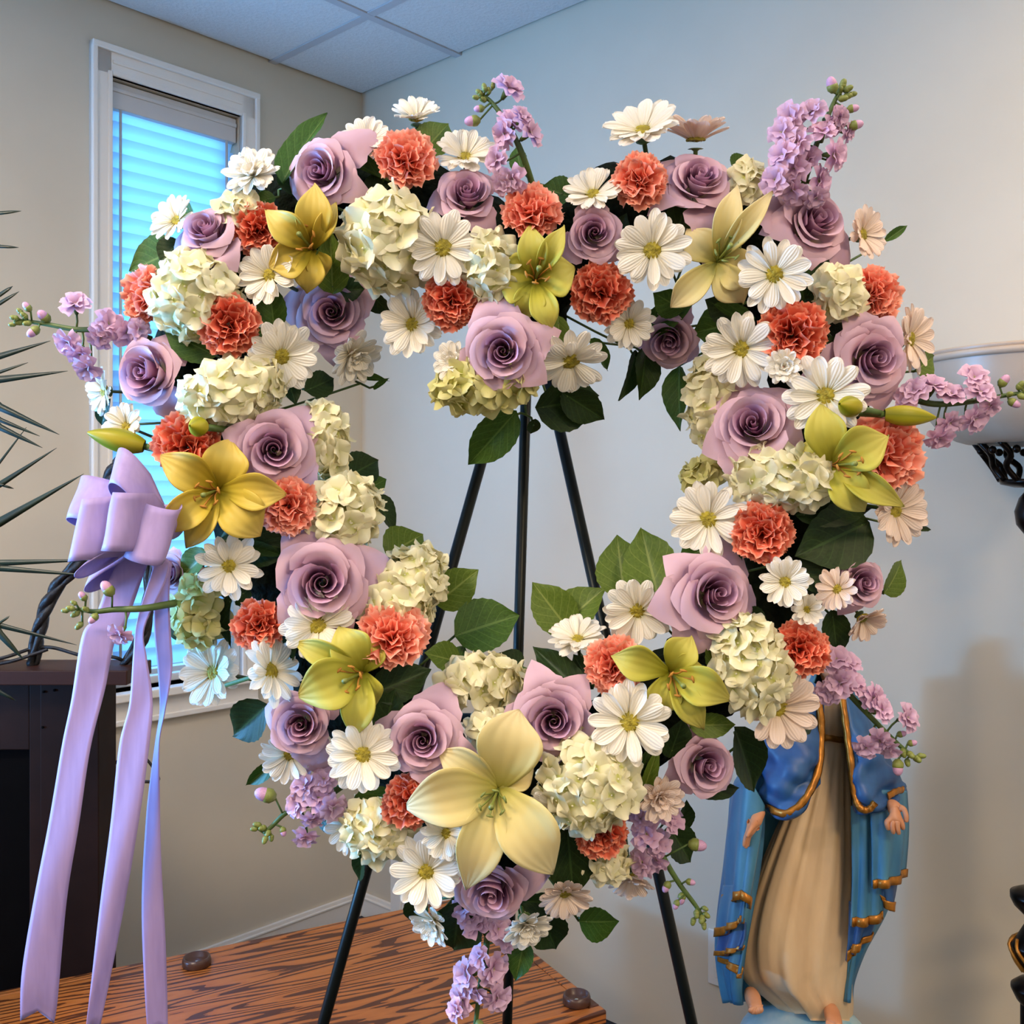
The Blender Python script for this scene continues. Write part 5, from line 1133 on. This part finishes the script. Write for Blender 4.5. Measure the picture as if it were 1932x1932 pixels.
# ------------------------------------------------------------------ satin bow
m, nt, p, out = new_mat('lavender_satin')
n = noise(nt, 160, 2, sc3=(1, 1, 0.12)); c = ramp(nt, [(0.3, srgb(164, 142, 190)), (0.7, srgb(174, 151, 198))], n); nt.links.new(c, p.inputs['Base Color'])
p.inputs['Roughness'].default_value = 0.5; p.inputs['Specular IOR Level'].default_value = 0.3; p.inputs['Sheen Weight'].default_value = 0.2
translucent(nt, p, out, c, 0.22); M_satin = m
BD = 1.125; K = P(318, 985, BD+0.01)
bow = root('satin_bow', 'lavender satin ribbon bow with long tails on the wreath left side', 'bow', loc=K)
def loop(du, dv, dd, L, h, w, axis):
    dr = Vector((du, dd, -dv)).normalized(); ax = Vector(axis).normalized(); lat = dr.cross(ax).normalized(); L, h, w = L/F*BD*1.1, h/F*BD*1.08, w/F*BD*1.08
    mb = MB(); n = 44; vs, ss, ts = [], [], []
    for i in range(n):
        th = 2*PI*i/(n-1); along = L*(0.5-0.5*math.cos(th))**0.8; side = -h*0.5*math.sin(th)*(0.25+0.75*(0.5-0.5*math.cos(th))); pin = 0.30+0.70*min(1, along/L*2.2)
        for j in range(9):
            t = j/8*2-1; vs.append(dr*along+lat*side+ax*(w*.5*t*pin)+lat*(0.05*h*math.sin(t*2.5)*along/L)); ss.append(i/(n-1)); ts.append(t)
    mb.add(vs, grid_faces(n, 9), ss, ts); o = put('loop', mb.mesh('loop', M_satin), bow); solid(o, 0.0008)
loop(-80, -84, -10, 132, 78, 74, (.05, .5, .9))
loop(-150, -34, 20, 178, 72, 86, (.1, .45, .9))
loop(-132, 12, -70, 150, 60, 108, (.16, .16, 1))
loop(-75, -4, -120, 118, 64, 100, (.15, .2, 1))
loop(-12, 30, -130, 84, 92, 100, (.25, .3, .9))
loop(-92, 56, -50, 140, 64, 74, (.55, .45, .6))
loop(-112, 74, 20, 168, 50, 70, (.3, .3, 1))
mb = MB(); ellipsoid(mb, (0, 0, 0), 0.018, 0.02, 0.02, 10, 14); put('knot', mb.mesh('knot', M_satin), bow)
def tail(le, ri, dd, n=60, notch=None):
    a = spline([P(u, v, BD+dd) for u, v in le], n); b = spline([P(u, v, BD+dd) for u, v in ri], n); mb = MB(); vs, ss, ts = [], [], []
    for i in range(n):
        for j in range(9):
            t = j/8; q = a[i].lerp(b[i], t); wv = (b[i]-a[i]).length; q.y += 0.004*math.sin(i*.09+t*1.6)+(0.0018*math.sin(i*0.2+t*3))*min(1, wv/.03)
            if notch and i > n-8: q = q+Vector((0, 0, notch*(1-abs(2*t-1))*((i-(n-8))/7)))
            vs.append(q-K); ss.append(i/(n-1)); ts.append(t*2-1)
    mb.add(vs, grid_faces(n, 9), ss, ts); o = put('tail', mb.mesh('tail', M_satin), bow); solid(o, 0.0008)
tail([(232, 1040), (205, 1090), (176, 1165), (153, 1200), (134, 1320), (116, 1407), (92, 1552), (66, 1697), (46, 1830), (42, 1922)], [(285, 1040), (268, 1090), (240, 1170), (216, 1212), (199, 1300), (174, 1407), (153, 1552), (128, 1697), (108, 1883), (99, 1934)], 0.012, notch=0.012)
tail([(296, 1040), (284, 1080), (256, 1170), (249, 1240), (243, 1330), (224, 1407), (209, 1552), (192, 1697), (176, 1850), (164, 1945)], [(318, 1060), (310, 1100), (272, 1185), (277, 1240), (288, 1310), (288, 1370), (274, 1490), (253, 1614), (224, 1760), (186, 1945)], -0.014, notch=0.008)
tail([(286, 1060), (288, 1120), (288, 1190), (296, 1270), (300, 1340), (293, 1395), (281, 1490), (275, 1560), (270, 1697), (275, 1840), (281, 1950)], [(322, 1060), (318, 1120), (322, 1200), (325, 1262), (313, 1340), (303, 1400), (304, 1490), (307, 1614), (312, 1740), (314, 1850), (315, 1950)], 0.004, notch=0.006)
